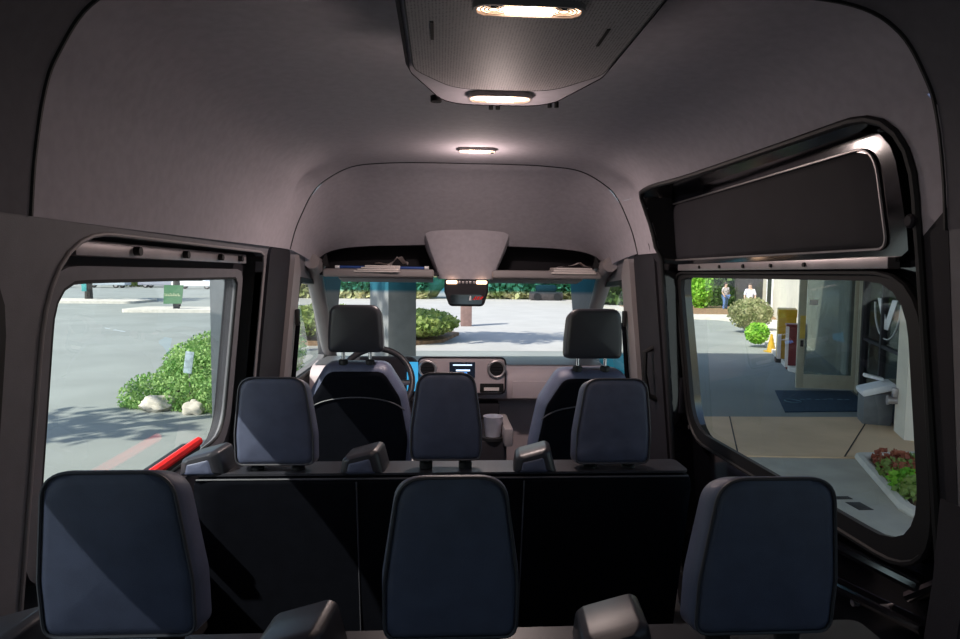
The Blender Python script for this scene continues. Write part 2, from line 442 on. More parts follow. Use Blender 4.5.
bm = BM(); ring_panel(bm, rrect(-.78, 1.115, .85, 1.53, .15), QW, L(-.006), .03); struct('window_frame', bm, M['rubber'], q)

# right door
WR_ = rpoly([(1.345, .875), (2.66, .855), (2.70, 1.492), (1.36, 1.492)], [.17, .14, .05, .13], 9)
WRo = rpoly([(1.30, .825), (2.70, .805), (2.745, 1.512), (1.315, 1.512)], [.19, .16, .07, .15], 9)
bm = BM(); ring_panel(bm, rpoly(rectp(1.10, 2.83, .1, 1.90), .02), rpoly([(1.32, .845), (2.68, .825), (2.725, 1.502), (1.335, 1.502)], [.18, .15, .06, .14], 9), Rr(.085), .03)
D2 = struct('door_2', bm, M['gloss'], label='black right sliding door with padded upper panel')
bm = BM(); ring_panel(bm, WRo, WR_, Rr(.06), .016); struct('window_frame', bm, M['rubber'], D2)
bm = BM(); tube(bm, [Rr(.058)(p.x, p.y, 0) for p in resamp(WRo, 140, Vector((2.05, 1.15)))], .007, 6, True); struct('window_seal', bm, M['rubber'], D2)
bm = BM(); sheet(bm, WRo, Rr(.083)); struct('window_3', bm, M['glass'], label='right sliding door window looking on a building entrance')
UP = rpoly([(1.41, 1.565), (2.76, 1.565), (2.77, 1.80), (1.44, 1.80)], [.03, .04, .05, .08], 8)
bm = BM(); pillow(bm, UP, [(.0, .012), (.012, 0), (.03, 0)], lambda u, v, d: Vector((wr(v)+.055+d, u, v)), .004)
up_ = struct('padded_panel', bm, M['trim_dark'], D2, label='dark padded panel above the window')
bm = BM(); ring_panel(bm, rpoly([(1.34, 1.53), (2.81, 1.53), (2.82, 1.84), (1.39, 1.84)], [.05, .05, .06, .13], 8), UP, Rr(.062), .03); struct('panel_surround', bm, M['gloss'], D2)
bm = BM(); tube(bm, [Rr(.058)(p.x, p.y, 0) for p in UP], .0035, 6, True); struct('bead', bm, M['metal'], D2, label='thin pale bead round the padded panel')
bm = BM(); box(bm, (wr(1.53)+.058, 2.03, 1.533), (.03, 1.28, .026), .003)
rl = struct('guide_rail', bm, M['metal'], D2)
for y in (1.72, 1.9, 2.08, 2.26, 2.44):
    bm = BM(); cyl(bm, (wr(1.53)+.046, y, 1.533), (wr(1.53)+.038, y, 1.533), .006, 10); struct('bolt', bm, M['rubber'], rl)
# pressed ribs, latch and bolts below the right window
bm = BM()
for a, b, r in (((1.36, .80), (2.2, .70), .016), ((1.36, .70), (1.9, .60), .012), ((1.30, .84), (1.40, .76), .014)):
    tube(bm, [Rr(.07)(a[0]+(b[0]-a[0])*t, a[1]+(b[1]-a[1])*t, 0) for t in (0, .25, .5, .75, 1)], r, 8)
struct('pressed_rib', bm, M['gloss'], D2)
for u, v in ((1.5, .68), (1.62, .63), (1.75, .66), (2.62, .82), (2.74, .84), (2.74, 1.12)):
    bm = BM(); cyl(bm, Rr(.085)(u, v, 0), Rr(.07)(u, v, 0), .009, 10); struct('bolt', bm, M['metal'], D2)
bm = BM(); box(bm, Rr(.06)(2.755, 1.18, 0), (.03, .03, .09), .006); box(bm, Rr(.05)(2.75, .98, 0), (.03, .04, .16), .008)
struct('latch', bm, M['trim_dark'], D2)

# pillars between the doors and cab
for side, f, nm, s in ((-1, L, 'trim_5', 'left'), (1, Rr, 'trim_6', 'right')):
    bm = BM(); fx = f(-.012)
    u0, u1 = (2.70, 3.06) if side < 0 else (2.80, 3.10)
    sheet(bm, rpoly(rectp(u0, u1, .1, 1.60), [.02, .02, .05, .05]), fx, .06)
    P = struct(nm, bm, M['trim_dark'], label='dark %s pillar behind the front seats' % s)
    bm = BM(); fx = f(-.03)
    sheet(bm, rpoly([(u1, .1), (u1+.19, .1), (u1+.17, 1.50), (u1+.10, 1.58), (u1+.02, 1.58)], .03), fx, .07)
    struct('pillar_cover', bm, M['trim_pale'], P, label='pale grey pillar cover at the cab side')
    bm = BM(); box(bm, f(-.045)(u1+.12, 1.28, 0), (.02, .035, .08), .008); struct('belt_anchor', bm, M['rubber'], P)
    bm = BM(); tube(bm, [f(-.05)(u1+.12+.03*t, 1.26-.9*t, 0) for t in (0, .3, .6, 1)], .012, 6); struct('belt_webbing', bm, M['cloth'], P)
    if side > 0:
        bm = BM(); tube(bm, [f(o)(u, v, 0) for o, u, v in ((-.01, 2.9, 1.17), (-.05, 2.9, 1.15), (-.06, 2.9, 1.05), (-.05, 2.9, .95), (-.01, 2.9, .93))], .013, 8)
        struct('grab_handle', bm, M['rubber'], P)

# windshield, pillars, header shelf
def ws(u, t): # u across, t 0 top .. 1 base
    y = 3.80+.80*t; z = 1.475-.56*t
    return Vector((XC+u*(.80+.05*t), y-.06*u*u, z))
bm = BM(); ringf(bm, [[ws(-1+2*i/16, j/8) for i in range(17)] for j in range(9)], False)
struct('window_4', bm, M['windshield'], label='windscreen with a blue tinted band along its top')
for s, nm in ((-1, 'trim_7'), (1, 'trim_8')):
    bm = BM()
    pts = [ws(s*1.02, t)+Vector((s*.01, -.03, .005)) for t in (-.06, .05, .3, .6, 1)]
    tube(bm, [Vector((XC+s*.79, 3.45, 1.555)), Vector((XC+s*.80, 3.6, 1.535))]+pts, .05, 10, rr=[.04, .05, .05, .048, .045, .045, .05])
    struct(nm, bm, M['trim_pale'], label='pale %s windscreen pillar' % ('left' if s < 0 else 'right'))
for s, f, nm in ((-1, L, 'window_5'), (1, Rr, 'window_6')):
    bm = BM(); sheet(bm, FWL, f(.03)); q = struct(nm, bm, M['glass'], label='front %s door window' % ('driver' if s < 0 else 'passenger'))
    bm = BM(); ring_panel(bm, [c for c in rpoly([(3.29, .9), (4.46, .9), (4.36, 1.04), (3.94, 1.445), (3.31, 1.475)], [.05, .05, .05, .1, .06])], FWL, f(-.01), .02); struct('window_seal', bm, M['rubber'], q)
# shelf: floor, back, lip
SH = empty('header_shelf', (XC, 3.6, 1.5), 'grey storage shelf above the windscreen split by the lamp console', 'shelf')
bm = BM(); box(bm, (XC, 3.73, 1.492), (1.56, .24, .018), .004); obj('shelf_floor', bm, M['trim_dark'], SH)
bm = BM(); box(bm, (XC, 3.86, 1.57), (1.58, .03, .17), .004); obj('shelf_back', bm, M['trim_dark'], SH)
bm = BM(); ringf(bm, [[p+Vector((0, d, 0)) for p in full(3.62)] for d in (0, .27)], False); obj('shelf_roof', bm, M['trim_dark'], SH)
for x0, x1 in ((-.64, -.035), (.285, .90)):
    bm = BM(); box(bm, ((x0+x1)/2, 3.60, 1.497), (x1-x0, .035, .045), .014, seg=3); obj('shelf_lip', bm, M['trim_pale'], SH)
for s in (-1, 1):
    bm = BM(); sheet(bm, [(XC+s*.72, 1.53), (XC+s*.765, 1.535), (XC+s*.735, 1.60)], lambda u, v, t: Vector((u, 3.55+t, v)), .03); obj('corner_vent', bm, M['rubber'], SH)
for s in (-1, 1):
    bm = BM(); box(bm, (XC+s*.42, 3.70, 1.462), (.52, .16, .014), .006, rot=Euler((R(-8), 0, 0)).to_matrix())
    vz = obj('sun_visor', bm, M['trim_pale'], label='pale folded sun visor above the %s seat' % ('driver' if s < 0 else 'passenger'), cat='sun visor', base=(XC+s*.42, 3.70, 1.462))

# lamp console over the cab
CO = empty('overhead_console', (XC+.02, 3.4, 1.5), 'grey lamp console hanging from the cab roof above the mirror', 'console')
def consec(y, z, hw):
    c = XC+.025
    return [Vector((c+x*hw, y+d, z)) for x, d in ((-1.06, .3), (-1.03, .1), (-1, .04), (-.93, .008), (-.8, -.004), (-.4, -.012), (0, -.015), (.4, -.012), (.8, -.004), (.93, .008), (1, .04), (1.03, .1), (1.06, .3))]
bm = BM()
ringf(bm, [consec(3.46, 1.90, .272), consec(3.50, 1.83, .264), consec(3.535, 1.72, .247), consec(3.565, 1.62, .212), consec(3.585, 1.54, .18), consec(3.595, 1.485, .16), consec(3.598, 1.468, .15)], False, False, True)
obj('shell', bm, M['headliner'], CO)
bm = BM(); box(bm, (XC+.025, 3.63, 1.452), (.245, .09, .03), .01); obj('lamp_frame', bm, M['trim_dark'], CO)
for s in (-1, 1):
    bm = BM(); box(bm, (XC+.025+s*.082, 3.593, 1.451), (.06, .05, .02), .008); obj('lamp_lens', bm, M['lens'], CO)
bm = BM()
for k in range(5): box(bm, (XC-.015+k*.02, 3.583, 1.45), (.013, .012, .014), .002)
obj('switch_row', bm, M['metal'], CO)
# mirror / sensor housing
MI = empty('rear_view_mirror', (XC+.02, 3.55, 1.40), 'black rear view mirror hanging in front of the windscreen', 'mirror')
bm = BM(); pillow(bm, rpoly([(-.118, -.02), (-.09, -.10), (.10, -.10), (.125, -.02), (.125, .03), (-.118, .03)], [.02, .03, .03, .02, .01, .01]), [(0, .006), (.01, 0), (.05, .01), (.08, .04)], lambda u, v, d: Vector((XC+.02+u, 3.58+d, 1.418+v)), .002); obj('housing', bm, M['trim_dark'], MI)
bm = BM(); sheet(bm, rrect(-.085, .09, -.088, -.035, .012), lambda u, v, t: Vector((XC+.02+u, 3.572+t, 1.418+v)), .006); obj('mirror_glass', bm, mat('mirror', (.35, .38, .42), .08, 1.), MI)
bm = BM(); box(bm, (XC+.02, 3.65, 1.45), (.05, .05, .06), .01); obj('mount', bm, M['trim_dark'], MI)
bm = BM()  # mirror reflection built as coloured pieces on the glass
for k in range(3): sheet(bm, [(.038+k*.018, -.062), (.05+k*.018, -.062), (.062+k*.018, -.045), (.05+k*.018, -.045)], lambda u, v, t: Vector((XC+.02+u, 3.5695+t, 1.418+v)), .002)
obj('striped_reflection', bm, M['red'], MI, label='red slanted stripes drawn as a reflection in the mirror')
bm = BM(); sheet(bm, [(.018, -.066), (.03, -.066), (.03, -.042), (.022, -.042)], lambda u, v, t: Vector((XC+.02+u, 3.5695+t, 1.418+v)), .002)
obj('pale_reflection', bm, M['white'], MI, label='white patch drawn as a reflection in the mirror')

# big roof console with lamps
RC = empty('roof_console', (XC, .9, 1.99), 'black roof console with a perforated underside and two lit lamps', 'console')
zb = 1.862
oc = rpoly([(-.185, .2), (.185, .2), (.185, 1.22), (.115, 1.44), (-.115, 1.44), (-.185, 1.22)], [.02, .02, .09, .09, .09, .09], 8)
bm = BM()
def rcz(y): return zb
cc = Vector((0, .8))
def orng(s, dz, flare): return [Vector((XC+p[0]*flare, cc.y+(p[1]-cc.y)*s, rcz(p[1])+dz)) for p in oc]
ringf(bm, [orng(1.0, .15, 1.06), orng(1.0, .05, 1.03), orng(1.0, .015, 1.0), orng(.985, 0, .955)], True)
obj('housing', bm, M['trim_dark'], RC)
mesh_f = bpy.data.materials.new('perforated cloth'); mesh_f.use_nodes = True
n_ = mesh_f.node_tree.nodes; l_ = mesh_f.node_tree.links; b_ = n_['Principled BSDF']
tc = n_.new('ShaderNodeTexCoord'); mp = n_.new('ShaderNodeMapping'); mp.inputs['Scale'].default_value = (210, 210, 210)
vo = n_.new('ShaderNodeTexVoronoi'); vo.inputs['Scale'].default_value = 1; vo.inputs['Randomness'].default_value = .15
rp = n_.new('ShaderNodeValToRGB'); rp.color_ramp.elements[0].position = .2; rp.color_ramp.elements[1].position = .42
rp.color_ramp.elements[0].color = (.07, .064, .07, 1); rp.color_ramp.elements[1].color = (.42, .38, .39, 1)
l_.new(tc.outputs['Object'], mp.inputs[0]); l_.new(mp.outputs[0], vo.inputs['Vector']); l_.new(vo.outputs['Distance'], rp.inputs[0]); l_.new(rp.outputs[0], b_.inputs['Base Color']); b_.inputs['Roughness'].default_value = .6
oi = [Vector((p[0]*.94, min(p[1]*.985, 99))) for p in rpoly([(-.18, .22), (.18, .22), (.18, 1.20), (.10, 1.315), (-.10, 1.315), (-.18, 1.20)], [.02, .02, .09, .1, .1, .09], 8)]
bm = BM(); sheet(bm, oi, lambda u, v, t: Vector((XC+u, v, zb-.004+t)), .006); obj('perforated_panel', bm, mesh_f, RC, ang=20)
on = [Vector((p[0]*.955, cc.y+(p[1]-cc.y)*.985)) for p in oc]
bm = BM(); sheet(bm, on, lambda u, v, t: Vector((XC+u, v, rcz(v)+.002+t)), .006); obj('base_plate', bm, M['headliner'], RC)
bm = BM(); tube(bm, [Vector((XC+p.x, p.y, zb-.003)) for p in oi], .0016, 6, True); obj('seam', bm, M['rubber'], RC)
def lamp(parent, c, sx_, sy_, f=None, bulbs=True, rot=0.):
    Mx = Matrix.Translation(c) @ Matrix.Rotation(rot, 4, 'X')
    g = lambda u, v, t: Mx @ Vector((u, v, t))
    o = rpoly([(-sx_, -sy_), (sx_, -sy_), (sx_, sy_), (-sx_, sy_)], min(sx_, sy_)*.95, 8)
    i = [Vector((p[0]*.93, p[1]*.82)) for p in o]
    bm = BM(); ring_panel(bm, o, i, lambda u, v, t: g(u, v, -.004+t), .010, 48); fr = obj('lamp_frame', bm, M['trim_pale'], parent)
    bm = BM(); sheet(bm, i, lambda u, v, t: g(u, v, 0)); ln = obj('lamp_lens', bm, M['lens'], parent, label='lit warm lamp lens')
    bm = BM(); box(bm, (0, 0, -.004), (sx_*.85, sy_*.5, .005), .002); bmesh.ops.transform(bm, matrix=Mx, verts=bm.verts); obj('bulb', bm, M['bulb'], parent)
    if bulbs:
        for k in (-1, 1):
            bm = BM()
            for r in (.35, .6, .85):
                tube(bm, [g(k*sx_*.62+sx_*.28*r*math.cos(a), sy_*.75*r*math.sin(a), -.002) for a in [2*math.pi*j/20 for j in range(20)]], .0012, 5, True)
            obj('lens_ring', bm, M['chrome'], parent)
def area(name, loc, sx_, sy_, e, col=(1, .72, .52), rot=(0, 0, 0)):
    l = bpy.data.lights.new(name, 'AREA'); l.shape = 'RECTANGLE'; l.size = sx_; l.size_y = sy_; l.energy = e; l.color = col
    o = bpy.data.objects.new(name, l); COL.objects.link(o); o.location = loc; o.rotation_euler = rot; return o
def point(name, loc, e, r=.03, col=(1, .72, .55)):
    l = bpy.data.lights.new(name, 'POINT'); l.energy = e; l.shadow_soft_size = r; l.color = col
    o = bpy.data.objects.new(name, l); COL.objects.link(o); o.location = loc; return o
p1 = atZ(529, 9, zb-.008)
lamp(RC, p1, .076, .021)
p2 = atZ(500, 98, rcz(1.36)-.004)
lamp(RC, p2, .066, .030, bulbs=False)
p3 = atZ(477, 152, 1.99)
CL = empty('cab_roof_lamp', p3, 'small lit oval lamp set in the roof lining ahead of the big console', 'lamp')
lamp(CL, p3+Vector((0, 0, .004)), .078, .042, bulbs=False)
bm = BM(); box(bm, p3+Vector((.06, -.02, -.006)), (.012, .008, .006), .001); obj('switch', bm, M['rubber'], CL)
WARM = (1, .80, .74)
area('roof lamp light', p1+Vector((0, 0, -.018)), .13, .03, .3, WARM)
area('roof lamp light', p2+Vector((0, 0, -.018)), .11, .04, .4, WARM)
point('roof lamp glow', p2+Vector((0, .03, -.10)), .5, col=WARM)
area('cab lamp light', p3+Vector((0, 0, -.018)), .14, .07, 6.5, WARM)
point('cab lamp glow', p3+Vector((0, 0, -.10)), 1.4, col=WARM)
# slots, hooks
for px, py, dx in ((432, 31, 0), (603, 38, 0)):
    a = atZ(px, py, zb-.0045)
    bm = BM(); box(bm, a, (.005, .07, .0015)); obj('slot', bm, M['black'], RC)
for px, py, n in ((436, 98, 1), (492, 106, 1), (499, 106, 1), (552, 104, 1), (559, 104, 1)):
    a = atZ(px, py, rcz(1.40)-.004)
    bm = BM(); cyl(bm, a+Vector((0, .03, .012)), a+Vector((0, .03, .0)), .012 if px == 436 else .005, 10); obj('hook', bm, M['black'], RC)

# right pillar knob and belt
p = atX(913, 221, .93)
bm = BM(); cyl(bm, p+Vector((.03, 0, 0)), p+Vector((-.012, 0, 0)), .014, 16, bev=.004); obj('coat_hook', bm, M['trim_dark'], base=p, label='round black knob on the right wall near the rear', cat='knob')
bm = BM()
ringf(bm, [[Vector((x+dx, y, z)) for dx, y, in ((0, .93+o), (0, 1.0+o), (-.004, 1.0+o), (-.004, .93+o))] for x, o, z in ((.915, .105, 1.1), (.915, .11, .95), (.905, .12, .75), (.90, .12, .3))], True, True, True)
obj('seat_belt', bm, M['trim_dark'], base=(.91, 1.1, .3), label='navy seat belt strap hanging down the right rear wall', cat='seat belt')
# red release bar on the left sill
RB = empty('release_bar', (wl(.95)+.005, 1.9, .93), 'red release bar on the sill under the left window', 'handle')
bm = BM(); tube(bm, [Vector((wl(.95)-.005, y, .955)) for y in (1.62, 1.7, 1.8, 1.9, 2.0, 2.1)], .014, 8); obj('bar', bm, M['red'], RB)
bm = BM(); box(bm, (wl(.93)-.03, 1.86, .935), (.06, .5, .02), .006); obj('bracket', bm, M['rubber'], RB)

# ------------------------------------------------------------------ dashboard
DB = empty('dashboard', (XC, 3.9, .5), 'grey dashboard under the windscreen with a central screen', 'dashboard')
def dsec(x):
    return [Vector((x, y, z)) for y, z in ((4.62, .905), (4.3, .945), (3.95, .965), (3.80, .955), (3.745, .935), (3.72, .90), (3.715, .82), (3.73, .775), (3.80, .75), (3.95, .72), (3.95, .2), (4.6, .2))]
bm = BM(); ringf(bm, [dsec(XC-.86), dsec(XC-.3), dsec(XC+.3), dsec(XC+.86)], True, True, True); obj('dash_body', bm, M['dash'], DB, ang=50)
bm = BM(); ringf(bm, [[Vector((XC+u*.85, y, z+.004)) for u in (-1, -.5, 0, .5, 1)] for y, z in ((4.60, .908), (4.3, .945), (3.95, .965), (3.81, .957))], False); obj('top_pad', bm, M['dash_top'], DB)
cpl = rrect(atY(418.5, 370, 3.70).x, atY(505, 370, 3.70).x, atY(460, 393, 3.70).z, atY(460, 357, 3.70).z, .035)
bm = BM(); pillow(bm, cpl, [(0, .008), (.01, 0), (.05, 0)], lambda u, v, d: Vector((u, 3.67+d, v)), 0); CP = obj('centre_panel', bm, M['dash'], DB)
bm = BM(); tube(bm, [Vector((p.x, 3.673, p.y)) for p in cpl], .005, 6, True); obj('panel_edge', bm, M['trim_dark'], CP)
for px in (427.5, 496.5):
    a = atY(px, 369, 3.665)
    bm = BM(); tube(bm, circ_path(lambda u, v: Vector((u, 3.664, v)), a.x, a.z, .046, .046, 28), .009, 8, True); v_ = obj('air_vent', bm, M['metal'], DB)
    bm = BM(); cyl(bm, (a.x, 3.668, a.z), (a.x, 3.66, a.z), .04, 24); obj('vent_core', bm, M['black'], v_)
    bm = BM()
    for k in (-1, 0, 1): box(bm, (a.x, 3.657, a.z+k*.016), (.07-.012*abs(k), .004, .004))
    obj('vent_slat', bm, M['trim_dark'], v_)
a, b = atY(449.5, 362, 3.664), atY(475, 377.5, 3.664)
bm = BM(); box(bm, ((a.x+b.x)/2, 3.664, (a.z+b.z)/2), (b.x-a.x, .012, a.z-b.z), .003); S_ = obj('display', bm, M['screen'], DB, label='black display with a lit blue line')
def px_box(bm, x0, y0, x1, y1, Y, d=.003):
    a, b = atY(x0, y0, Y), atY(x1, y1, Y); box(bm, ((a.x+b.x)/2, Y, (a.z+b.z)/2), (b.x-a.x, d, a.z-b.z))
bm = BM(); px_box(bm, 453, 364.5, 472, 365.6, 3.657); px_box(bm, 456, 369.6, 470, 371.2, 3.657); obj('display_text', bm, M['screen_text'], S_)
bm = BM(); px_box(bm, 458, 372.5, 467, 375.5, 3.657); obj('display_icon', bm, M['screen_blue'], S_)
a, b = atY(480, 383.5, 3.666), atY(503.5, 392, 3.666)
bm = BM(); box(bm, ((a.x+b.x)/2, 3.666, (a.z+b.z)/2), (b.x-a.x, .012, a.z-b.z), .004); T_ = obj('storage_slot', bm, M['black'], DB)
bm = BM(); px_box(bm, 484, 387.5, 499, 390.5, 3.658, .01); obj('slot_tray', bm, M['paper'], T_)
bm = BM(); box(bm, (XC+.53, 3.712, .83), (.46, .012, .1), .004); obj('glove_box', bm, M['dash'], DB)
bm = BM(); box(bm, (XC, 3.80, .60), (.46, .16, .30), .02); obj('centre_stack', bm, M['trim_dark'], DB)
bm = BM(); pillow(bm, rrect(-.52, -.125, .80, 1.02, .06), [(0, .01), (.02, 0), (.09, 0)], lambda u, v, d: Vector((u, 3.64+d, v)), .002); IC = obj('instrument_hood', bm, M['trim_dark'], DB)
bm = BM(); px_box(bm, 407, 362, 418, 391, 3.632, .006); obj('instrument_display', bm, M['cluster'], DB, label='lit blue instrument display')
bm = BM(); a = atY(612, 362, 4.0); box(bm, (a.x, 3.96, a.z-.005), (.16, .10, .12), .01); obj('film_patch', bm, M['teal'], DB, label='teal film on the right end of the dashboard')
# steering wheel
SW = empty('steering_wheel', (-.36, 3.42, .85), 'black steering wheel half hidden by the driver seat', 'steering wheel')
swc = Vector((-.335, 3.40, .925)); Ms = Matrix.Translation(swc) @ Matrix.Rotation(R(-28), 4, 'X')
g = lambda u, v, t=0: Ms @ Vector((u, t, v))
bm = BM(); tube(bm, [g(.19*math.cos(a), .19*math.sin(a)) for a in [2*math.pi*k/40 for k in range(40)]], .017, 10, True); obj('rim', bm, M['seat_plastic'], SW)
bm = BM(); pillow(bm, rpoly([(-.07, -.06), (.07, -.06), (.08, .05), (-.08, .05)], .03), [(-.02, .01), (0, 0), (.04, .01)], g, .004); obj('hub', bm, M['trim_dark'], SW)
for a0 in (0, math.pi, -math.pi/2):
    bm = BM(); tube(bm, [g(.06*math.cos(a0), .06*math.sin(a0)), g(.18*math.cos(a0), .18*math.sin(a0))], .014, 8); obj('spoke', bm, M['chrome'] if a0 >= 0 else M['trim_dark'], SW)
bm = BM(); cyl(bm, g(0, 0, .03), g(0, 0, .34), .04, 14); obj('steering_column', bm, M['trim_dark'], SW)
# centre console with cup
CN = empty('cup_console', (XC+.1, 3.35, 0), 'dark centre console between the front seats with cup holder', 'console')
bm = BM(); box(bm, (.20, 3.35, .345), (.26, .5, .69), .03); obj('console_body', bm, M['trim_dark'], CN)
bm = BM(); box(bm, (.33, 3.2, .72), (.045, .34, .09), .015); obj('side_rail', bm, M['trim_pale'], CN, label='pale grey side rail')
cupc = atY(493, 430, 3.15)
bm = BM(); cyl(bm, (cupc.x, 3.15, .70), (cupc.x, 3.15, .685), .06, 24); obj('cup_holder', bm, M['rubber'], CN)
CU = empty('cup', (cupc.x, 3.15, .70), 'shiny silver cup standing in the console between the front seats', 'cup')
bm = BM()
ct = atY(493, 416, 3.15).z
ringf(bm, [[Vector((cupc.x+r*math.cos(a), 3.15+r*math.sin(a), z)) for a in [2*math.pi*k/28 for k in range(28)]] for r, z in ((.001, .702), (.038, .702), (.047, ct-.01), (.05, ct), (.045, ct), (.042, ct-.02), (.036, .72), (.001, .72))], True); obj('cup_body', bm, M['cup'], CU)
bm = BM(); cyl(bm, (cupc.x, 3.15, ct-.025), (cupc.x, 3.15, ct-.02), .041, 20); obj('drink', bm, M['black'], CU)

# things on the header shelf
bm = BM()
for k in range(4): box(bm, (-.34+.006*k, 3.64, 1.506+.0095*k), (.25-.02*k, .15, .008), .002, rot=Euler((0, 0, R(4*k-5))).to_matrix())
PP = obj('paper_stack', bm, M['paper'], base=(-.34, 3.64, 1.502), label='crumpled white papers on the shelf above the driver', cat='papers')
bm = BM()
ringf(bm, [[Vector((-.36+.03*i, y, 1.542+.03*math.sin(i*1.7+j)*(i/6)+.02*(i > 3)+.008)) for i in range(7)] for j, y in enumerate((3.58, 3.63, 3.68))], False); obj('loose_sheet', bm, M['paper'], PP)
bm = BM(); cyl(bm, (-.55, 3.595, 1.528), (-.09, 3.595, 1.526), .0075, 12); PN = obj('blue_rod', bm, M['blue'], base=(-.3, 3.595, 1.52), label='long thin blue rod lying along the front of the driver side shelf', cat='rod')
for x in (-.56, -.075):
    bm = BM(); cyl(bm, (x-.012, 3.595, 1.528), (x+.012, 3.595, 1.528), .009, 12); obj('end_cap', bm, M['white'], PN)
bm = BM()
for k in range(3): box(bm, (.74, 3.64, 1.507+.012*k), (.25-.015*k, .14, .011), .003, rot=Euler((0, 0, R(3*k))).to_matrix())
PP = obj('paper_packet', bm, M['paper'], base=(.74, 3.64, 1.502), label='folded white packet on the shelf above the passenger', cat='papers')
bm = BM(); ringf(bm, [[Vector((.66+.03*i, y, 1.541+(.03*math.exp(-((i-4)/1.0)**2))+.006*math.sin(i))) for i in range(7)] for y in (3.59, 3.64, 3.69)], False); obj('loose_flap', bm, M['paper'], PP)

# ------------------------------------------------------------------ seats
def headrest(parent, x, y, z, wb, wt, h, t=.095, mname='leather', lean=-.10, post=.10, postm='rubber', pip=True, gap=.018):
    o = rpoly([(-wb/2, 0), (wb/2, 0), (wb/2*1.0, h*.35), (wt/2+.012, h), (-wt/2-.012, h), (-wb/2, h*.35)], [.022, .022, .2, .045, .045, .2], 8)
    f = lambda u, v, d: Vector((x+u*(1-.10*max(0, d)/t), y+d+(v-h/2)*lean, z+v-(d+t/2)*.42*(v/h)**2))
    bm = BM(); pillow(bm, o, [(-t/2, .014), (-t/2+.006, .004), (-t/2+.016, 0), (0, -.003), (t/2-.03, .004), (t/2-.008, .018), (t/2, .035)], f, .008)
    H = obj('headrest', bm, M[mname], parent, ang=60)
    if pip:
        c = sum((Vector(p) for p in o), Vector((0, 0)))/len(o)
        bm = BM(); tube(bm, [f(*(c+(Vector(p)-c)*.962), -t/2+.003) for p in o], .0026, 6, True); obj('piping', bm, M['piping'], H)
    for s in (-1, 1):
        bm = BM(); cyl(bm, (x+s*.055, y, z-post), (x+s*.055, y, z+.02), .007, 10); obj('headrest_post', bm, M['chrome'], H)
        bm = BM(); cyl(bm, (x+s*.055, y, z-gap-.012), (x+s*.055, y, z-gap+.012), .019, 12, bev=.004); obj('post_collar', bm, M[postm], H)
    return H
def bench(y0, label):
    B = empty('bench_seat', (0, y0, 0), label, 'bench seat', 'three-seat benches')
    zt = .95
    o = rpoly([(-.67, .40), (.715, .40), (.72, zt), (-.67, zt)], [.04, .04, .055, .055], 8)
    f = lambda u, v, d: Vector((u, y0+d+.045+(zt-v)*.20, v))
    bm = BM(); pillow(bm, o, [(-.055, .012), (-.045, .002), (-.03, 0), (.05, 0), (.075, .012), (.085, .03)], f, .004); BK = obj('backrest', bm, M['cloth'], B, ang=50)
    bm = BM()
    tube(bm, [f(-.652+1.352*k/30, zt-.012, -.0535) for k in range(31)], .003, 6)
    for x in (-.225, .235): tube(bm, [f(x, zt-.02-.03*k, -.0585) for k in range(18)], .0022, 6)
    obj('backrest_seam', bm, M['piping'], BK)
    bm = BM(); sheet(bm, rrect(-.65, .70, y0-.008, y0+.105, .02), lambda u, v, t: Vector((u, v, zt+.0045-t)), .006); obj('top_cover', bm, M['seat_plastic'], BK, label='top cover of the backrest')
    for i, (x0, x1) in enumerate(((-.68, -.23), (-.225, .235), (.24, .715))):
        bm = BM(); box(bm, ((x0+x1)/2, y0+.42, .42), (x1-x0, .50, .13), .035, seg=3); obj('seat_cushion', bm, M['leather'], B)
    for x in (-.45, .45):
        bm = BM(); box(bm, (x, y0+.40, .18), (.06, .40, .36), .01); obj('seat_leg', bm, M['trim_dark'], B)
    for x, wb, wt, h, dz in ((-.445, .215, .15, .232, .0), (.018, .198, .128, .235, .010), (.484, .215, .15, .232, -.003)):
        headrest(B, x, y0+.035, zt+.022+dz, wb, wt, h+.021)
    for x in (-.632, -.205, .270):
        s = 1
        oo = rpoly([(-.062, 0), (-.056, .042), (-.045, .05), (.03, .07), (.043, .064), (.06, .0)], [.004, .012, .01, .012, .012, .004], 4)
        ff = lambda u, v, d: Vector((x+u+.1*d, y0+.035+d, zt-.002+v))
        bm = BM(); pillow(bm, oo, [(-.05, .012), (-.042, .003), (-.03, 0), (.05, 0), (.06, .008)], ff, .001); G = obj('belt_guide', bm, M['seat_plastic'], B)
        bm = BM(); pillow(bm, rpoly([(-.046, .006), (-.04, .036), (.026, .052), (.038, .006)], .008, 4), [(-.053, .006), (-.047, 0)], ff, .002); obj('guide_face', bm, M['leather'], G)
    return B
b2 = bench(1.76, 'three-seat dark bench behind the front seats, nearer the windscreen')
b3 = copy_tree(b2, (0, .905, -.026), 'three-seat dark bench closest to the camera, only headrests and belt guides in frame')
for ch, dz in zip([c for c in b3.children if c.name.startswith('headrest')], (.036, .012, .022)): ch.location.z = dz     # adjusted heights
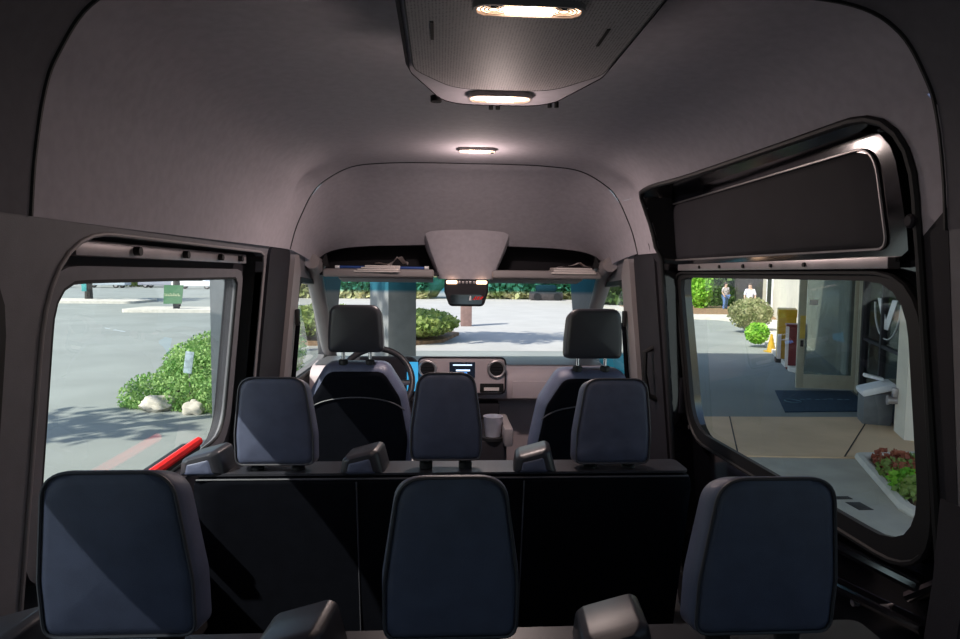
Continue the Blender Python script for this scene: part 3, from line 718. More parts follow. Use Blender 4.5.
def front_seat(x, y, name, label):
    B = empty('front_seat', (x, y, 0), label, 'car seat')
    zt = 1.125
    o = rpoly([(-.20, .42), (.20, .42), (.235, .80), (.20, 1.0), (.125, zt), (-.125, zt), (-.20, 1.0), (-.235, .80)], [.04, .04, .2, .12, .06, .06, .12, .2], 7)
    f = lambda u, v, d: Vector((x+u, y+.05+d+(zt-v)*.16, v))
    bm = BM(); pillow(bm, o, [(-.06, .03), (-.05, .018), (-.03, .005), (.0, 0), (.05, 0), (.09, .03), (.1, .05)], f, .006); K = obj('backrest', bm, M['leather'], B, ang=60)
    c = Vector((0, .8)); q = [c+(Vector(p)-c)*.90 for p in o]
    bm = BM(); pillow(bm, q, [(-.074, .01), (-.066, 0), (-.05, 0)], f, .002); obj('back_panel', bm, M['cloth'], K)
    bm = BM(); tube(bm, [f(-.2+.4*k/20, .985-.035*(2*k/20-1)**2-.02*(abs(2*k/20-1)**6), -.078) for k in range(21)], .003, 6); obj('panel_seam', bm, M['piping'], K)
    bm = BM(); box(bm, (x, y+.40, .42), (.46, .52, .16), .05, seg=3); obj('seat_cushion', bm, M['leather'], B)
    bm = BM(); box(bm, (x, y+.40, .17), (.38, .44, .34), .02); obj('seat_base', bm, M['trim_dark'], B)
    headrest(B, x, y+.03, 1.172, .222, .178, .203, .11, 'seat_plastic', -.05, .075, 'rubber', False, .045)
    return B
front_seat(-.345, 2.68, 'd', 'dark driver seat in front of the steering wheel')
front_seat(.60, 2.50, 'p', 'dark front passenger seat by the right pillar')

# ------------------------------------------------------------------ outside: ground
def poly_slab(bm, pts, z0, z1):
    sheet(bm, [(p[0], p[1]) for p in pts], lambda u, v, t: Vector((u, v, z1-t)), z1-z0)
bm = BM(); sheet(bm, [(1.4, 1.0), (5.5, 1.0), (4.3, 5.49), (4.87, 7.12), (1.4, 7.4)], lambda u, v, t: Vector((u, v, GZ+.004)))
struct('driveway', bm, mat('warm grey paving', (.46, .43, .36), .9, var=.08, scale=3, bump=.4, bscale=60), label='grey paving beside the van', smooth=False)
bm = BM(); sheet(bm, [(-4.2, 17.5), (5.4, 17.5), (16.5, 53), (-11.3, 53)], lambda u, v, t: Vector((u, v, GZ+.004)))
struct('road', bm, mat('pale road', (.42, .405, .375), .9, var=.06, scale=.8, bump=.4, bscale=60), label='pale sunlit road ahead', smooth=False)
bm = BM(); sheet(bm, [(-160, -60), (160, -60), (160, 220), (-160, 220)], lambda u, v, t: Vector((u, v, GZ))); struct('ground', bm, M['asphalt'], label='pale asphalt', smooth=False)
# tan apron
bm = BM()
poly_slab(bm, [(2.0, 7.35), (4.87, 7.12), (8.2, 7.12), (7.2, 9.2), (2.0, 9.35)], GZ-.02, GZ+.02)
AP = struct('path', bm, M['concrete'], label='tan concrete walkway across the forecourt', smooth=False)
bm = BM()
for a, b in (((3.5, 7.3), (4.3, 9.28)), ((4.7, 7.15), (6.4, 9.2))): tube(bm, [(a[0], a[1], GZ+0.018), (b[0], b[1], GZ+.018)], .010, 6)
struct('joint', bm, M['bark'], AP)
H = Vector((7.72, 11.48, GZ)); U = Vector((.407, .914, 0)).normalized(); NN = Vector((-U.y, U.x, 0))
def bp(s, n, z=0): return H+U*s+NN*n+Vector((0, 0, z))
# sidewalk along facade
bm = BM()
kp = [(7.95, 12.7), (7.75, 13.9), (9.95, 19.3), (12.0, 24.5), (13.6, 28.3), (13.2, 30.2), (10.5, 31.5), (10.5, 42)]
poly_slab(bm, kp+[(30, 42), (16, 27), (9.3, 12.2)], GZ-.02, GZ+.10); struct('pavement', bm, M['kerb'], label='pale pavement along the building', smooth=False)
bm = BM(); poly_slab(bm, [(11.6, 33.5), (15.5, 33.0), (15.0, 29.5), (16.5, 29), (26, 41.5), (11.6, 41.5)], GZ, GZ+.13); struct('mulch_bed', bm, M['mulch'], label='brown mulch bed beyond the pavement', smooth=False)

# portico: roof and columns
rot = Matrix.Rotation(-math.atan2(U.x, U.y), 3, 'Z')
bm = BM()
PR = [(-3.0, 3.6), (-1.0, 2.2), (7.2, 1.0), (12.0, 14.3), (.4, 14.6)]
poly_slab(bm, PR, GZ+4.0, GZ+4.5); struct('portico_roof', bm, M['stucco'], label='roof of the entrance canopy', smooth=False)
def column(x, y, s, label, deg=0):
    C_ = empty('portico_column', (x, y, GZ), label, 'column')
    rr_ = rot @ Matrix.Rotation(R(deg), 3, 'Z')
    bm = BM(); box(bm, (x, y, GZ+2.0), (s, s, 4.0), .015, rot=rr_); obj('shaft', bm, M['stucco'], C_)
    bm = BM(); box(bm, (x, y, GZ+.12), (s*1.12, s*1.12, .24), .02, rot=rr_); obj('plinth', bm, M['stucco'], C_)
cA = atY(224, 300, 7.0)
column(-2.05, 7.0, .52, 'grey column filling the front edge of the left door window', -18)
cB = atY(393, 330, 11.0)
column(cB.x, 11.0, .56, 'grey column seen through the windscreen right of the driver headrest', -28)

# ------------------------------------------------------------------ plants
def leaves(bm, n, pos, size, seed=1, flat=0., up=0.):
    rn = random.Random(seed)
    for _ in range(n):
        p = pos(rn); s = size*(.6+.8*rn.random())
        a = Vector((rn.gauss(0, 1), rn.gauss(0, 1), rn.gauss(0, 1)+up)).normalized(); b = a.orthogonal().normalized()
        b = (Matrix.Rotation(rn.random()*6.28, 3, a) @ b); 
        v = [bm.verts.new(p+a*s*k+b*s*.38*j) for k, j in ((-.5, 0), (0, 1), (.5, 0), (0, -1))]
        bm.faces.new(v)
def blob(rn, c, r, lo=.55):
    while True:
        d = Vector((rn.uniform(-1, 1), rn.uniform(-1, 1), rn.uniform(-1, 1)))
        if lo < d.length < 1: return Vector(c)+Vector((d.x*r[0], d.y*r[1], d.z*r[2]))
def bumpy(bm, c, r, seed, sub=3, amp=.18, zmin=None):
    rn = random.Random(seed); ph = [rn.uniform(0, 6) for _ in range(6)]
    q = bmesh.ops.create_icosphere(bm, subdivisions=sub, radius=1)
    for v in q['verts']:
        d = v.co.copy(); k = 1+amp*(math.sin(d.x*5+ph[0])*math.sin(d.y*4+ph[1])+.6*math.sin(d.z*7+ph[2]+d.x*6)*math.sin(d.y*8+ph[3]))
        v.co = Vector(c)+Vector((d.x*r[0]*k, d.y*r[1]*k, d.z*r[2]*k))
        if zmin is not None and v.co.z < zmin: v.co.z = zmin
def shrub(name, c, r, m, label, cat, n=900, size=.12, seed=1, group=None, stem=True, body=.82):
    c = Vector(c); base = Vector((c.x, c.y, c.z-r[2]))
    S = empty(name, base, label, cat, group)
    bm = BM(); bumpy(bm, c, [q*body for q in r], seed, 3, .15, base.z+.01)
    def pos(rn):
        p = blob(rn, c, r, .72); p.z = max(p.z, base.z+.03); return p
    leaves(bm, n, pos, size, seed); obj('foliage', bm, m, S, smooth=False, fix=False)
    if stem:
        bm = BM(); tube(bm, [base, base+Vector((0, 0, r[2]))], .03, 6); obj('stem', bm, M['bark'], S)
    return S
def tree(x, y, h, cr, label, m='leaf', n=1800, seed=1, trunk=.16, cx=0, cy=0, size=.35, group='trees around the car park'):
    T = empty('tree', (x, y, GZ), label, 'tree', group)
    bm = BM(); tube(bm, [(x, y, GZ), (x+cx*.2, y+cy*.2, GZ+h*.3), (x+cx*.7, y+cy*.7, GZ+h*.7), (x+cx, y+cy, GZ+h)], trunk, 8, rr=[trunk*1.1, trunk*.9, trunk*.6, trunk*.35]); 
    rn = random.Random(seed)
    for k in range(5):
        a = rn.random()*6.28; tube(bm, [(x+cx*.6, y+cy*.6, GZ+h*.6), (x+cx+cr*.7*math.cos(a), y+cy+cr*.7*math.sin(a), GZ+h+cr*.2*rn.uniform(-1, 1))], .05, 6, rr=[trunk*.4, .02])
    obj('trunk', bm, M['bark'], T)
    cl = [(x+cx+cr*.6*rn.uniform(-1, 1), y+cy+cr*.6*rn.uniform(-1, 1), GZ+h+cr*.45*rn.uniform(-1, 1)) for _ in range(9)]
    bm = BM(); leaves(bm, n, lambda r_: blob(r_, r_.choice(cl), (cr*.5, cr*.5, cr*.4), .2), size, seed); obj('crown', bm, M[m], T, smooth=False, fix=False)
    return T
# juniper clump by the left column
jc = gnd(185, 412)
JU = empty('juniper_shrub', jc, 'low spreading green juniper beside the left column', 'shrub')
bm = BM(); leaves(bm, 42000, lambda rn: (lambda p: Vector((p.x, p.y, max(GZ+.02, p.z))))(blob(rn, rn.choice([(-3.75, 10.2, GZ+.15), (-3.4, 10.6, GZ+.3), (-3.1, 9.9, GZ+.25), (-3.2, 11.4, GZ+.5), (-2.8, 11.4, GZ+.75), (-4.0, 10.9, GZ+.15), (-2.7, 10.6, GZ+.6), (-4.5, 10.4, GZ+.1), (-4.2, 10.9, GZ+.25), (-4.4, 11.8, GZ+.45), (-4.1, 11.1, GZ+.45), (-3.8, 10.9, GZ+.4), (-4.2, 12.2, GZ+.6)]), (.5, .5, .4), .2)), .046, 5, up=.8)
obj('foliage', bm, M['juniper'], JU, smooth=False, fix=False)
bm = BM()
for k in range(10): tube(bm, [(-3.7, 10.6, GZ), (-3.7+.7*math.cos(k), 10.6+.6*math.sin(k), GZ+.3)], .015, 5)
obj('stems', bm, M['bark'], JU)
for i, (px, py, r, lb) in enumerate(((172, 398, (.24, .2, .14), 'pale rounded rock at the edge of the juniper'), (207, 401, (.15, .14, .12), 'pale rock half under the juniper near the column'))):
    g_ = gnd(px, py+5); bm = BM(); bumpy(bm, (g_.x, g_.y-.55, GZ+r[2]*.6), r, 3+i, 3, .2, GZ); obj('rock', bm, M['rock'], base=(g_.x, g_.y-.55, GZ), label=lb, cat='rock', group='rocks by the juniper')
g_ = atY(190, 362, 10.2)  # pale plate on a stake, added in place of a window reflection
GS = empty('reflection_plate', (g_.x, 10.2, GZ), 'small pale blue plate in the juniper standing in for a window reflection', 'sign')
bm = BM(); box(bm, (g_.x, 10.15, g_.z), (.13, .02, .34), .01, rot=Euler((0, R(8), 0)).to_matrix()); obj('stand_in_plate', bm, mat('pale blue reflection', (.42, .5, .56), .4, var=.3, scale=12), GS)
bm = BM(); cyl(bm, (g_.x, 10.17, GZ), (g_.x, 10.17, g_.z), .012, 8); obj('stand_in_stake', bm, M['metal'], GS)

# planting island in front of the column, windshield view
bm = BM(); poly_slab(bm, [(-4.4, 18.6), (-.9, 18.6), (.1, 19.6), (.65, 22), (-.5, 24), (-4.4, 24)], GZ, GZ+.1); struct('kerb', bm, M['mulch'], label='kerbed planting island ahead of the van', smooth=False)
for i, (x, y, r, lb) in enumerate(((-.75, 20.3, (1.35, 1.7, .42), 'rounded sunlit bush to the right of the column ahead'), (-3.5, 20.0, (1.35, 1.4, .5), 'sunlit bush behind the driver headrest ahead'))):
    shrub('bush', (x, y, GZ+.14+r[2]), r, M['leaf'], lb, 'bush', 2600, .14, 20+i, 'bushes on the island ahead')
# post
a = gnd(466, 326)
bm = BM(); box(bm, (a.x, a.y, GZ+1.1), (.44, .44, 2.2), .03); obj('brown_post', bm, mat('brown post', (.24, .15, .13), .8), base=(a.x, a.y, GZ), label='square brown post below the mirror ahead', cat='post')
# hedge ahead
def hedge(x0, x1, y, h, d, m, label, seed, n):
    bm = BM(); W = x1-x0
    k = max(3, int(W/3))
    for i in range(k+1): bumpy(bm, (x0+W*i/k, y+d*.3, GZ+h*.42), (2.6, d*.75, h*.55), seed+i, 3, .12, GZ)
    leaves(bm, n, lambda rn: Vector((rn.uniform(x0-1, x1+1), y-d*.5+rn.uniform(-.3, .5), GZ+rn.uniform(.05, h))), .55, seed)
    obj('hedge', bm, m, base=((x0+x1)/2, y, GZ), smooth=False, fix=False, label=label, cat='hedge', group='hedges beyond the road')
hedge(-15, -2, 54, 4.2, 3, M['leaf_hedge'], 'tall green hedge beyond the road, left of the mirror', 31, 3000)
hedge(3.5, 24, 55, 4.6, 3, M['leaf_hedge'], 'tall green hedge beyond the road, right of the mirror', 51, 4500)
bm = BM(); box(bm, (8.5, 52, GZ+.35), (2.6, 1.4, .7), .2); box(bm, (8.5, 52, GZ+.95), (1.6, 1.3, .6), .25); CR = obj('parked_car', bm, M['dark_wall'], base=(8.5, 52, GZ), label='small dark car by the hedge, right of the mirror', cat='car', group='parked cars')
for x in (7.7, 9.3):
    bm = BM(); cyl(bm, (x, 51.25, GZ+.3), (x, 51.45, GZ+.3), .3, 16); obj('wheel', bm, M['rubber'], CR)
# trees (shade and trunks)
tree(-10.0, 4.7, 6.6, 1.5, 'tree whose broken shade falls on the asphalt by the left window', seed=3, n=240, size=.3)
tree(-7.0, 7.0, 7.2, 1.2, 'tree dappling the column ahead with shade', seed=4, n=55, cx=1.75, cy=.45, size=.28)
tree(-7.4, 3.2, 6.6, 1.3, 'unseen tree added to shade the column by the left door', seed=12, n=1500, cx=1.3, cy=.6, size=.32)  # dense crown out of view, added to darken the left column
tree(-4.3, 17.0, 8.2, 2.6, 'tree shading a streak of road ahead', seed=5, n=1300)
# sign islands on the left
def island(px, py, w_, d_):
    g_ = gnd(px, py); bm = BM(); sheet(bm, rrect(g_.x-w_/2, g_.x+w_/2, g_.y-d_/2, g_.y+d_/2, .6), lambda u, v, t: Vector((u, v, GZ+.15-t)), .15)
    return g_, bm
g1, bm = island(95, 302, 6.5, 4); struct('kerb_island', bm, M['kerb'], label='kerb island round the left tree trunk')
g2, bm = island(182, 311, 5.0, 3); struct('kerb_island', bm, M['kerb'], label='kerb island under the green sign')
tree(gnd(89, 301).x, gnd(89, 301).y, 5.4, 3.4, 'dark tree trunk on the kerb island at the left of the window', 'leaf_dark', 1500, 7, .24, size=.5)
tree(gnd(177, 309).x, gnd(177, 309).y, 5.0, 2.6, 'dark tree trunk behind the green sign', 'leaf_dark', 1300, 8, .2, size=.5)
s0 = g2.y-.6
a, b = atY(162, 285, s0), atY(182.5, 304, s0)
SG = empty('green_sign', ((a.x+b.x)/2, s0, GZ), 'green sign with pale lettering in the car park', 'sign')
bm = BM(); sheet(bm, [(a.x+.05, b.z), (b.x-.05, b.z+.02), (b.x+.06, a.z), (a.x+.1, a.z)], lambda u, v, t: Vector((u, s0+t, v)), .05); obj('board', bm, M['green_sign'], SG)
for px in (180,):
    c_ = gnd(px, 312); bm = BM(); box(bm, ((a.x+b.x)/2+.15, s0+.12, (GZ+b.z)/2), (.3, .12, b.z-GZ+.4), .02); obj('post', bm, M['black'], SG)
bm = BM(); zc = (a.z+b.z)/2
for k in range(9):
    x = (a.x+b.x)/2-.36+.085*k; hh = (.16, .11, .11, .13, .11, .15, .11, .11, .13)[k]
    box(bm, (x, s0-.006, zc-.08+hh/2), (.022, .012, hh)); box(bm, (x+.03, s0-.006, zc-.08+(hh if k % 2 else .012)), (.05, .012, .022)); box(bm, (x+.055, s0-.006, zc-.08+hh*.25), (.02, .012, hh*.5))
obj('lettering', bm, mat('pale letters', (.45, .5, .3), .6), SG)
a = atY(84, 287, g1.y-.5)
bm = BM(); box(bm, (a.x, g1.y-.5, a.z), (.3, .08, .55), .05); obj('teal_sign', bm, mat('teal sign', (.05, .3, .3), .5), base=(a.x, g1.y-.5, a.z), label='small teal sign fixed to the left tree trunk', cat='sign')
# far cars, bushes and backdrop on the left
def car(px, Y, m, label, l=4.4):
    g_ = atY(px, 288, Y); C_ = empty('parked_car', (g_.x, Y, GZ), label, 'car', 'parked cars')
    x = g_.x
    body = rpoly([(-l/2, .3), (l/2, .3), (l/2, .75), (l*.3, .9), (l*.16, 1.42), (-l*.26, 1.42), (-l*.42, .92), (-l/2, .8)], [.1, .1, .15, .1, .2, .2, .1, .1], 5)
    f = lambda u, v, d: Vector((x+u, Y+d, GZ+v))
    bm = BM(); pillow(bm, body, [(-.9, .08), (-.82, 0), (.82, 0), (.9, .08)], f, .01); obj('body', bm, m, C_)
    bm = BM(); sheet(bm, rpoly([(-l*.36, .95), (l*.24, .95), (l*.13, 1.36), (-l*.25, 1.36)], .06), lambda u, v, t: f(u, v, -.93+t), .03); obj('side_window', bm, M['black'], C_)
    for s in (-1, 1):
        for d in (-.85, .65):
            bm = BM(); cyl(bm, f(s*l*.31, .33, d), f(s*l*.31, .33, d+.22), .33, 18, bev=.03); wh = obj('wheel', bm, M['rubber'], C_)
            bm = BM(); cyl(bm, f(s*l*.31, .33, d-.01), f(s*l*.31, .33, d+.01), .2, 14); obj('hubcap', bm, M['metal'], wh)
car(105, 78, M['car_paint'], 'pale blue car parked far off beside the left tree trunk', 5.2)
car(52, 78, M['car_paint'], 'pale car parked at the far left of the window', 4.4)
car(160, 80, M['car_grey'], 'grey car parked far off left of the green sign', 4.4)
car(196, 76, M['white'], 'white car parked far off right of the green sign', 4.8)
x_ = atY(135, 288, 84).x
shrub('far_bush', (x_, 84, GZ+1.4), (3.2, 2, 1.4), M['leaf'], 'green bush between the far parked cars', 'bush', 700, .5, 71)
bm = BM(); poly_slab(bm, [(-90, 90), (-10, 90), (-10, 96), (-90, 96)], GZ, GZ+5); struct('far_building', bm, mat('far grey wall', (.3, .3, .33), .8), label='grey building beyond the car park', smooth=False)

# ------------------------------------------------------------------ entrance on the right
def bbox_(bm, s0, s1, n0, n1, z0, z1, bev=0):
    box(bm, bp((s0+s1)/2, (n0+n1)/2, (z0+z1)/2), (abs(n1-n0), abs(s1-s0), z1-z0), bev, rot=rot)
# cream wall beyond the door
bm = BM(); bbox_(bm, 1.2, 32, -.3, 0, 0, 4); WA = struct('wall_entrance', bm, M['cream'], label='cream wall beyond the entrance', smooth=False)
bm = BM(); bbox_(bm, 23.3, 27.2, -.1, .02, .6, 3); w_ = struct('window_7', bm, M['black'], label='dark window in the cream wall', smooth=False)
bm = BM(); bbox_(bm, 27.2, 27.6, -.1, .05, .5, 3.1); bbox_(bm, 22.9, 23.3, -.1, .05, .5, 3.1); struct('window_frame', bm, M['white'], w_)
bm = BM(); box(bm, (22.2, 43, GZ+1.8), (4.4, .3, 3.6)); struct('wall_far', bm, M['dark_wall'], label='dark brown wall past the end of the cream wall', smooth=False)
# lobby walls
bm = BM(); bbox_(bm, -6, 1.2, -5.2, -5, 0, 3.2); bbox_(bm, 1.0, 1.2, -5, 0, 0, 3.2); struct('wall_lobby', bm, mat('lobby wall', (.25, .24, .22), .8), label='lobby wall behind the glass', smooth=False)
bm = BM(); bbox_(bm, -6, 1.2, -5, 0, 2.9, 3.2); struct('ceiling_lobby', bm, M['cream'], smooth=False, label='lobby ceiling')
# door leaf: hinge at s=0,n=0.. swung open outwards
D = empty('glass_door', bp(0, .5, 0), 'beige framed glass entrance door standing open over the blue doormat', 'door')
hx, lx = gnd(857, 391), gnd(795, 388.5)
dv = (lx-hx); LW = dv.length; dv.normalize(); dn = Vector((-dv.y, dv.x, 0))
def dbox(bm, u0, u1, z0, z1, th=.05, o=0): 
    c = hx+dv*((u0+u1)/2)+dn*o+Vector((0, 0, (z0+z1)/2)); box(bm, c, (abs(u1-u0), th, z1-z0), .004, rot=Matrix.Rotation(math.atan2(dv.y, dv.x), 3, 'Z'))
bm = BM(); dbox(bm, 0, .12, .02, 2.25); dbox(bm, LW-.13, LW, .02, 2.25); dbox(bm, .12, LW-.13, .02, .28); dbox(bm, .12, LW-.13, 2.13, 2.25); obj('door_frame', bm, M['beige_metal'], D)
bm = BM(); dbox(bm, .12, LW-.13, .28, 2.13, .012); obj('door_glass', bm, M['lobby_glass'], D)
bm = BM(); dbox(bm, LW-.125, LW-.03, .95, 1.38, .004, -.03); dbox(bm, LW-.125, LW-.03, .95, 1.38, .004, .03); obj('yellow_label', bm, M['yellow_tape'], D, label='yellow strip on the door edge')
bm = BM(); dbox(bm, LW-.33, LW-.19, 1.58, 1.68, .004, .012);dbox(bm, LW-.33, LW-.19, 1.58, 1.68, .004, -.012); obj('notice', bm, M['paper'], D)
bm = BM(); dbox(bm, LW-.10, LW-.05, .80, .92, .09, 0); obj('lock', bm, M['black'], D)
# sidelight bays towards the camera
FR = empty('entrance_frame', bp(-1.5, 0, 0), 'beige and dark framed glass front beside the open door', 'glass front')
bm = BM()
for s in (-.20, -.36): bbox_(bm, s, s+.1, -.06, .06, 0, 2.9)
obj('jamb', bm, M['beige_metal'], FR)
bm = BM(); bbox_(bm, -.55, -.42, -.06, .06, 0, 2.9); bbox_(bm, -1.95, -1.85, -.05, .05, 0, 2.9); obj('mullion', bm, M['trim_dark'], FR)
bm = BM(); bbox_(bm, -3.45, -.42, -.05, .05, 0, .1); bbox_(bm, -3.45, -.42, -.05, .05, 2.3, 2.45); bbox_(bm, -3.45, -.42, -.04, .04, 1.0, 1.05); obj('transom', bm, M['trim_dark'], FR)
bm = BM(); bbox_(bm, -3.45, -.42, -.008, .008, .1, 2.3); obj('side_glass', bm, M['lobby_glass'], FR)
bm = BM(); bbox_(bm, -4.0, -3.45, -.3, .14, 0, 3.2); struct('wall_pier', bm, M['cream'], label='cream pier at the near end of the glass front', smooth=False)
bm = BM(); bbox_(bm, -3.6, -3.5, .14, .2, .5, .62, .01); cyl(bm, bp(-3.55, .14, .45), bp(-3.55, .24, .45), .05, 14); cyl(bm, bp(-3.55, .24, .45), bp(-3.55, .26, .45), .065, 14)
obj('wall_tap', bm, M['metal'], base=bp(-3.4, .25, .45), label='small metal fitting on the cream pier', cat='fitting')
# bin behind the glass
bc = gnd(885, 418)
bs = -2.95
BN = empty('bin', bp(bs, .22, 0), 'grey bin with a white slanted lid beside the glass front', 'bin')
def brot(p): return p
bm = BM(); bbox_(bm, bs-.22, bs+.22, .09, .47, 0, .48, .06); obj('bin_body', bm, M['bin_grey'], BN)
bm = BM(); box(bm, bp(bs, .28, .52), (.44, .50, .10), .04, rot=rot @ Euler((0, R(-18), 0)).to_matrix()); obj('bin_lid', bm, M['white'], BN)
bm = BM(); box(bm, bp(bs+.1, .3, .66), (.26, .12, .05), .02, rot=rot @ Euler((0, R(12), 0)).to_matrix()); obj('lid_handle', bm, M['white'], BN)
# white shapes standing in for reflections in the glass
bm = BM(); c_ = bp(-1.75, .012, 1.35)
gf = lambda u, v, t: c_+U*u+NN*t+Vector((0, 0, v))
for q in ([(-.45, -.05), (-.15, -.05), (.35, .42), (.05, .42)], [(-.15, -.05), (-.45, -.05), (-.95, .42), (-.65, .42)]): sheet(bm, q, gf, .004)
obj('v_reflection', bm, M['white'], FR, label='white V shape standing in for a reflection in the glass')
bm = BM(); tube(bm, [c_+U*(-.3+.85*math.cos(a))+NN*.004+Vector((0, 0, .35+.55*math.sin(a))) for a in [math.pi+math.pi*k/20 for k in range(21)]], .008, 5); obj('arc_reflection', bm, M['white'], FR, label='thin white curve standing in for a reflection in the glass')
# doormat
q = [gnd(775, 391), gnd(850, 391.5), gnd(876, 411.5), gnd(785, 412.5)]
bm = BM(); sheet(bm, [(p.x, p.y) for p in q], lambda u, v, t: Vector((u, v, GZ+.015-t)), .015); dm = obj('doormat', bm, M['blue_mat'], base=(6.6, 10.6, GZ), label='dark blue doormat on the ground in front of the open glass door', cat='doormat')
# pale marks worn on the mat
bm = BM()
c0 = (q[0]+q[1]+q[2]+q[3])/4
for k in range(7): box(bm, Vector((c0.x-.3+.13*k, c0.y+.05+.03*math.sin(k*2), GZ+.0165)), (.08, .04, .003))
tube(bm, [Vector((c0.x-.55+.12*math.cos(a), c0.y-.1+.16*math.sin(a), GZ+.016)) for a in [6.28*k/16 for k in range(16)]], .008, 5, True)
obj('mat_print', bm, mat('pale mat print', (.09, .16, .2), .9), dm)
# yellow stand
y0 = gnd(785, 362)
YS = empty('yellow_stand', y0, 'tall yellow box on the pavement left of the glass door', 'box')
bm = BM(); box(bm, y0+Vector((0, 0, .62)), (.40, .40, 1.04), .015, rot=rot); obj('body', bm, M['yellow'], YS)
bm = BM(); box(bm, y0+Vector((0, 0, 1.22)), (.42, .42, .2), .02, rot=rot @ Euler((R(4), 0, 0)).to_matrix()); obj('hood', bm, M['yellow'], YS)
bm = BM(); box(bm, y0+Vector((-.235, -.12, .4)), (.08, .12, .6), .01, rot=rot); obj('pale_panel', bm, M['paper'], YS)
bm = BM(); box(bm, y0+Vector((0, 0, .05)), (.46, .46, .1), .01, rot=rot); obj('plinth', bm, M['bark'], YS)
y1 = gnd(794, 369)
RX = empty('red_box', y1, 'dark red box with pale edges between the yellow box and the door', 'box')
bm = BM(); box(bm, y1+Vector((0, 0, .5)), (.36, .38, 1.0), .02, rot=rot); obj('body', bm, M['dark_red'], RX)
for s in (-1, 1):
    bm = BM(); box(bm, y1+rot @ Vector((s*.185, -.19, .52)), (.07, .03, .92), .008, rot=rot); obj('pale_edge', bm, M['paper'], RX)
bm = BM(); box(bm, y1+Vector((0, 0, 1.01)), (.42, .42, .05), .015, rot=rot); obj('lid', bm, M['dark_red'], RX)
y2 = gnd(771, 352)
CNE = empty('safety_cone', y2, 'small yellow cone beside the bright green shrub', 'cone')
bm = BM(); cyl(bm, y2+Vector((0, 0, .03)), y2+Vector((0, 0, .5)), .12, 14, .025); obj('cone_body', bm, M['yellow'], CNE)
bm = BM(); box(bm, y2+Vector((0, 0, .015)), (.3, .3, .03), .005); obj('cone_foot', bm, M['yellow'], CNE)
# shrubs by the entrance
c_ = gnd(756, 334); shrub('round_shrub', (c_.x, c_.y+.5, GZ+.72), (.82, .7, .62), M['leaf_olive'], 'clipped olive shrub behind the yellow box', 'shrub', 1800, .09, 81)
c_ = gnd(760, 348); shrub('green_shrub', (c_.x, c_.y+.2, GZ+.42), (.34, .34, .32), M['leaf_bright'], 'small bright green shrub left of the yellow box', 'shrub', 900, .09, 82)
for i, (px, py, r, m, lb) in enumerate(((700, 310, (.7, .8, 1.6), 'leaf_bright', 'light green bush at the front edge of the right window'), (713, 307.5, (.7, .8, 1.8), 'leaf_dark', 'dark green bush left of the person in jeans'))):
    c_ = gnd(px, py); shrub('tall_bush', (c_.x, c_.y, GZ+r[2]), r, M[m], lb, 'bush', 1800, .2, 90+i, 'bushes at the far right')
hedge(12, 30, 46, 5, 3, M['leaf_dark'], 'dark hedge far behind the person in jeans', 95, 2500)
# flower bed lower right
bm = BM(); k_ = [gnd(860, 460), gnd(905, 511)]
poly_slab(bm, [(k_[0].x+.12, k_[0].y), (k_[1].x+.12, k_[1].y), (k_[1].x+.1, 4.2), (7.5, 4.2), (7.5, k_[0].y)], GZ, GZ+.06); struct('flower_bed', bm, M['mulch'], label='mulched flower bed edged by a kerb', smooth=False)
bm = BM(); tube(bm, [(k_[0].x+1.2, k_[0].y+.05, GZ+.03), k_[0]+Vector((0, 0, .03)), k_[1]+Vector((0, 0, .03)), (k_[1].x-.1, 4.2, GZ+.03)], .06, 8); struct('kerb_edge', bm, M['kerb'], label='pale kerb round the flower bed')
rn0 = random.Random(9)
spots = [(888, 474, 'leaf_red'), (900, 478, 'leaf_red'), (893, 485, 'leaf'), (905, 488, 'leaf_red'), (912, 480, 'leaf'), (903, 497, 'leaf_bright'), (912, 497, 'leaf_bright'), (912, 506, 'leaf')]
wl_ = ['red leaved plant at the bed corner nearest the walkway', 'red leaved plant behind the middle of the bed', 'green plant along the kerb in the bed', 'red leaved plant mid bed next to green ones', 'green plant at the far window edge of the bed', 'bright green plant close to the kerb', 'bright green plant at the window edge', 'green plant at the nearest end of the bed']
for i, ((px, py, m), lb) in enumerate(zip(spots, wl_)):
    c_ = gnd(px, py); shrub('bed_plant', (c_.x, c_.y, GZ+.16), (.15, .15, .12), M[m], lb, 'plant', 110, .06, 100+i, 'plants in the flower bed', False, .35)
# thin dark patches standing in for a reflection over the asphalt
c_ = gnd(849, 502)
bm = BM(); box(bm, c_+Vector((0, .1, .004)), (.16, .08, .008), .003); box(bm, c_+Vector((.02, -.12, .004)), (.14, .2, .008), .003); obj('reflection_patch', bm, M['bark'], base=c_, label='small dark patches on the asphalt by the kerb standing in for a reflection', cat='dark patch')

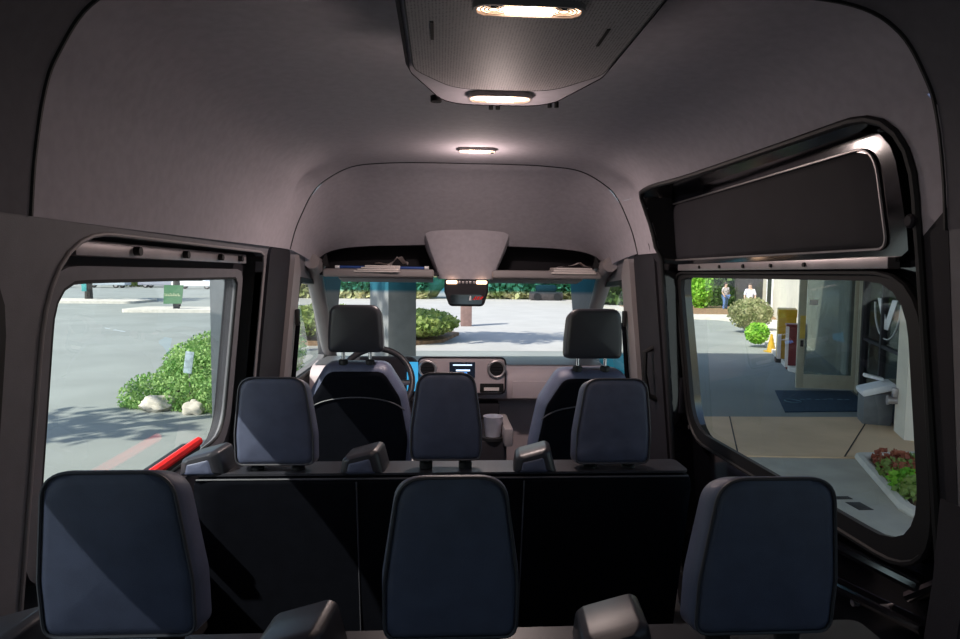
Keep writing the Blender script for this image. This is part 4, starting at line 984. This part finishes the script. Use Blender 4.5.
# ------------------------------------------------------------------ people
def person(px, py, h, shirt, pants, label, yaw=0):
    g_ = gnd(px, py); P = empty('person', g_, label, 'person')
    k = h/1.75
    J = {'pel': (0, 0, .95), 'waist': (0, 0, 1.08), 'chest': (0, .0, 1.32), 'neck': (0, 0, 1.48), 'head': (0, -.02, 1.60), 'top': (0, 0, 1.70),
         'hl': (-.1, 0, .9), 'kl': (-.12, -.04, .5), 'al': (-.13, 0, .09), 'tl': (-.13, -.16, .04), 'hr': (.1, 0, .9), 'kr': (.13, .03, .5), 'ar': (.16, .08, .09), 'tr': (.17, -.08, .04),
         'sl': (-.18, 0, 1.40), 'el': (-.25, .02, 1.13), 'wl': (-.22, -.14, .93), 'fl': (-.20, -.20, .84), 'sr': (.18, 0, 1.40), 'er': (.26, .02, 1.13), 'wr': (.23, -.10, .92), 'fr': (.22, -.15, .83)}
    rad = {'pel': .15, 'waist': .13, 'chest': .155, 'neck': .055, 'head': .10, 'top': .085, 'hl': .09, 'kl': .06, 'al': .04, 'tl': .035, 'hr': .09, 'kr': .06, 'ar': .04, 'tr': .035, 'sl': .06, 'el': .042, 'wl': .03, 'fl': .025, 'sr': .06, 'er': .042, 'wr': .03, 'fr': .025}
    E = [('pel', 'waist'), ('waist', 'chest'), ('chest', 'neck'), ('neck', 'head'), ('head', 'top'), ('pel', 'hl'), ('hl', 'kl'), ('kl', 'al'), ('al', 'tl'), ('pel', 'hr'), ('hr', 'kr'), ('kr', 'ar'), ('ar', 'tr'), ('chest', 'sl'), ('sl', 'el'), ('el', 'wl'), ('wl', 'fl'), ('chest', 'sr'), ('sr', 'er'), ('er', 'wr'), ('wr', 'fr')]
    Rz = Matrix.Rotation(R(yaw), 3, 'Z')
    def skin(name, keys, edges, m, grow=0., parent=None, root=None):
        me = bpy.data.meshes.new(name); ks = list(keys); ix = {q: i for i, q in enumerate(ks)}
        me.from_pydata([tuple(Rz @ Vector(J[q])*k) for q in ks], [(ix[a], ix[b]) for a, b in edges], [])
        o = bpy.data.objects.new(name, me); COL.objects.link(o); o.parent = parent
        md = o.modifiers.new('s', 'SKIN'); md.use_smooth_shade = True
        for i, q in enumerate(ks):
            v = me.skin_vertices[0].data[i]; r = (rad[q]+grow)*k; v.radius = (r*1.1, r*.85) if q in ('pel', 'waist', 'chest') else (r, r); v.use_root = (q == root)
        sd = o.modifiers.new('d', 'SUBSURF'); sd.levels = 1; sd.render_levels = 2
        me.materials.append(m); return o
    body = skin('body', J.keys(), E, M['skin'], 0, P, 'pel')
    skin('trousers', ['pel', 'hl', 'kl', 'al', 'hr', 'kr', 'ar'], [('pel', 'hl'), ('hl', 'kl'), ('kl', 'al'), ('pel', 'hr'), ('hr', 'kr'), ('kr', 'ar')], pants, .022, P, 'pel')
    skin('shirt', ['pel', 'waist', 'chest', 'sl', 'el', 'sr', 'er'], [('pel', 'waist'), ('waist', 'chest'), ('chest', 'sl'), ('sl', 'el'), ('chest', 'sr'), ('sr', 'er')], shirt, .024, P, 'pel')
    bm = BM(); bumpy(bm, g_+Rz @ Vector((0, .03, 1.67))*k, (.11, .12, .11), 5, 2, .05); obj('hair', bm, M['hair'], P)
person(725, 311, 1.72, M['shirt_pattern'], M['jeans'], 'person in a patterned top and blue jeans standing beyond the pavement', 20)
person(749, 318, 1.75, M['shirt_white'], M['dark_wall'], 'person in a pale shirt standing behind the clipped shrub', -30)
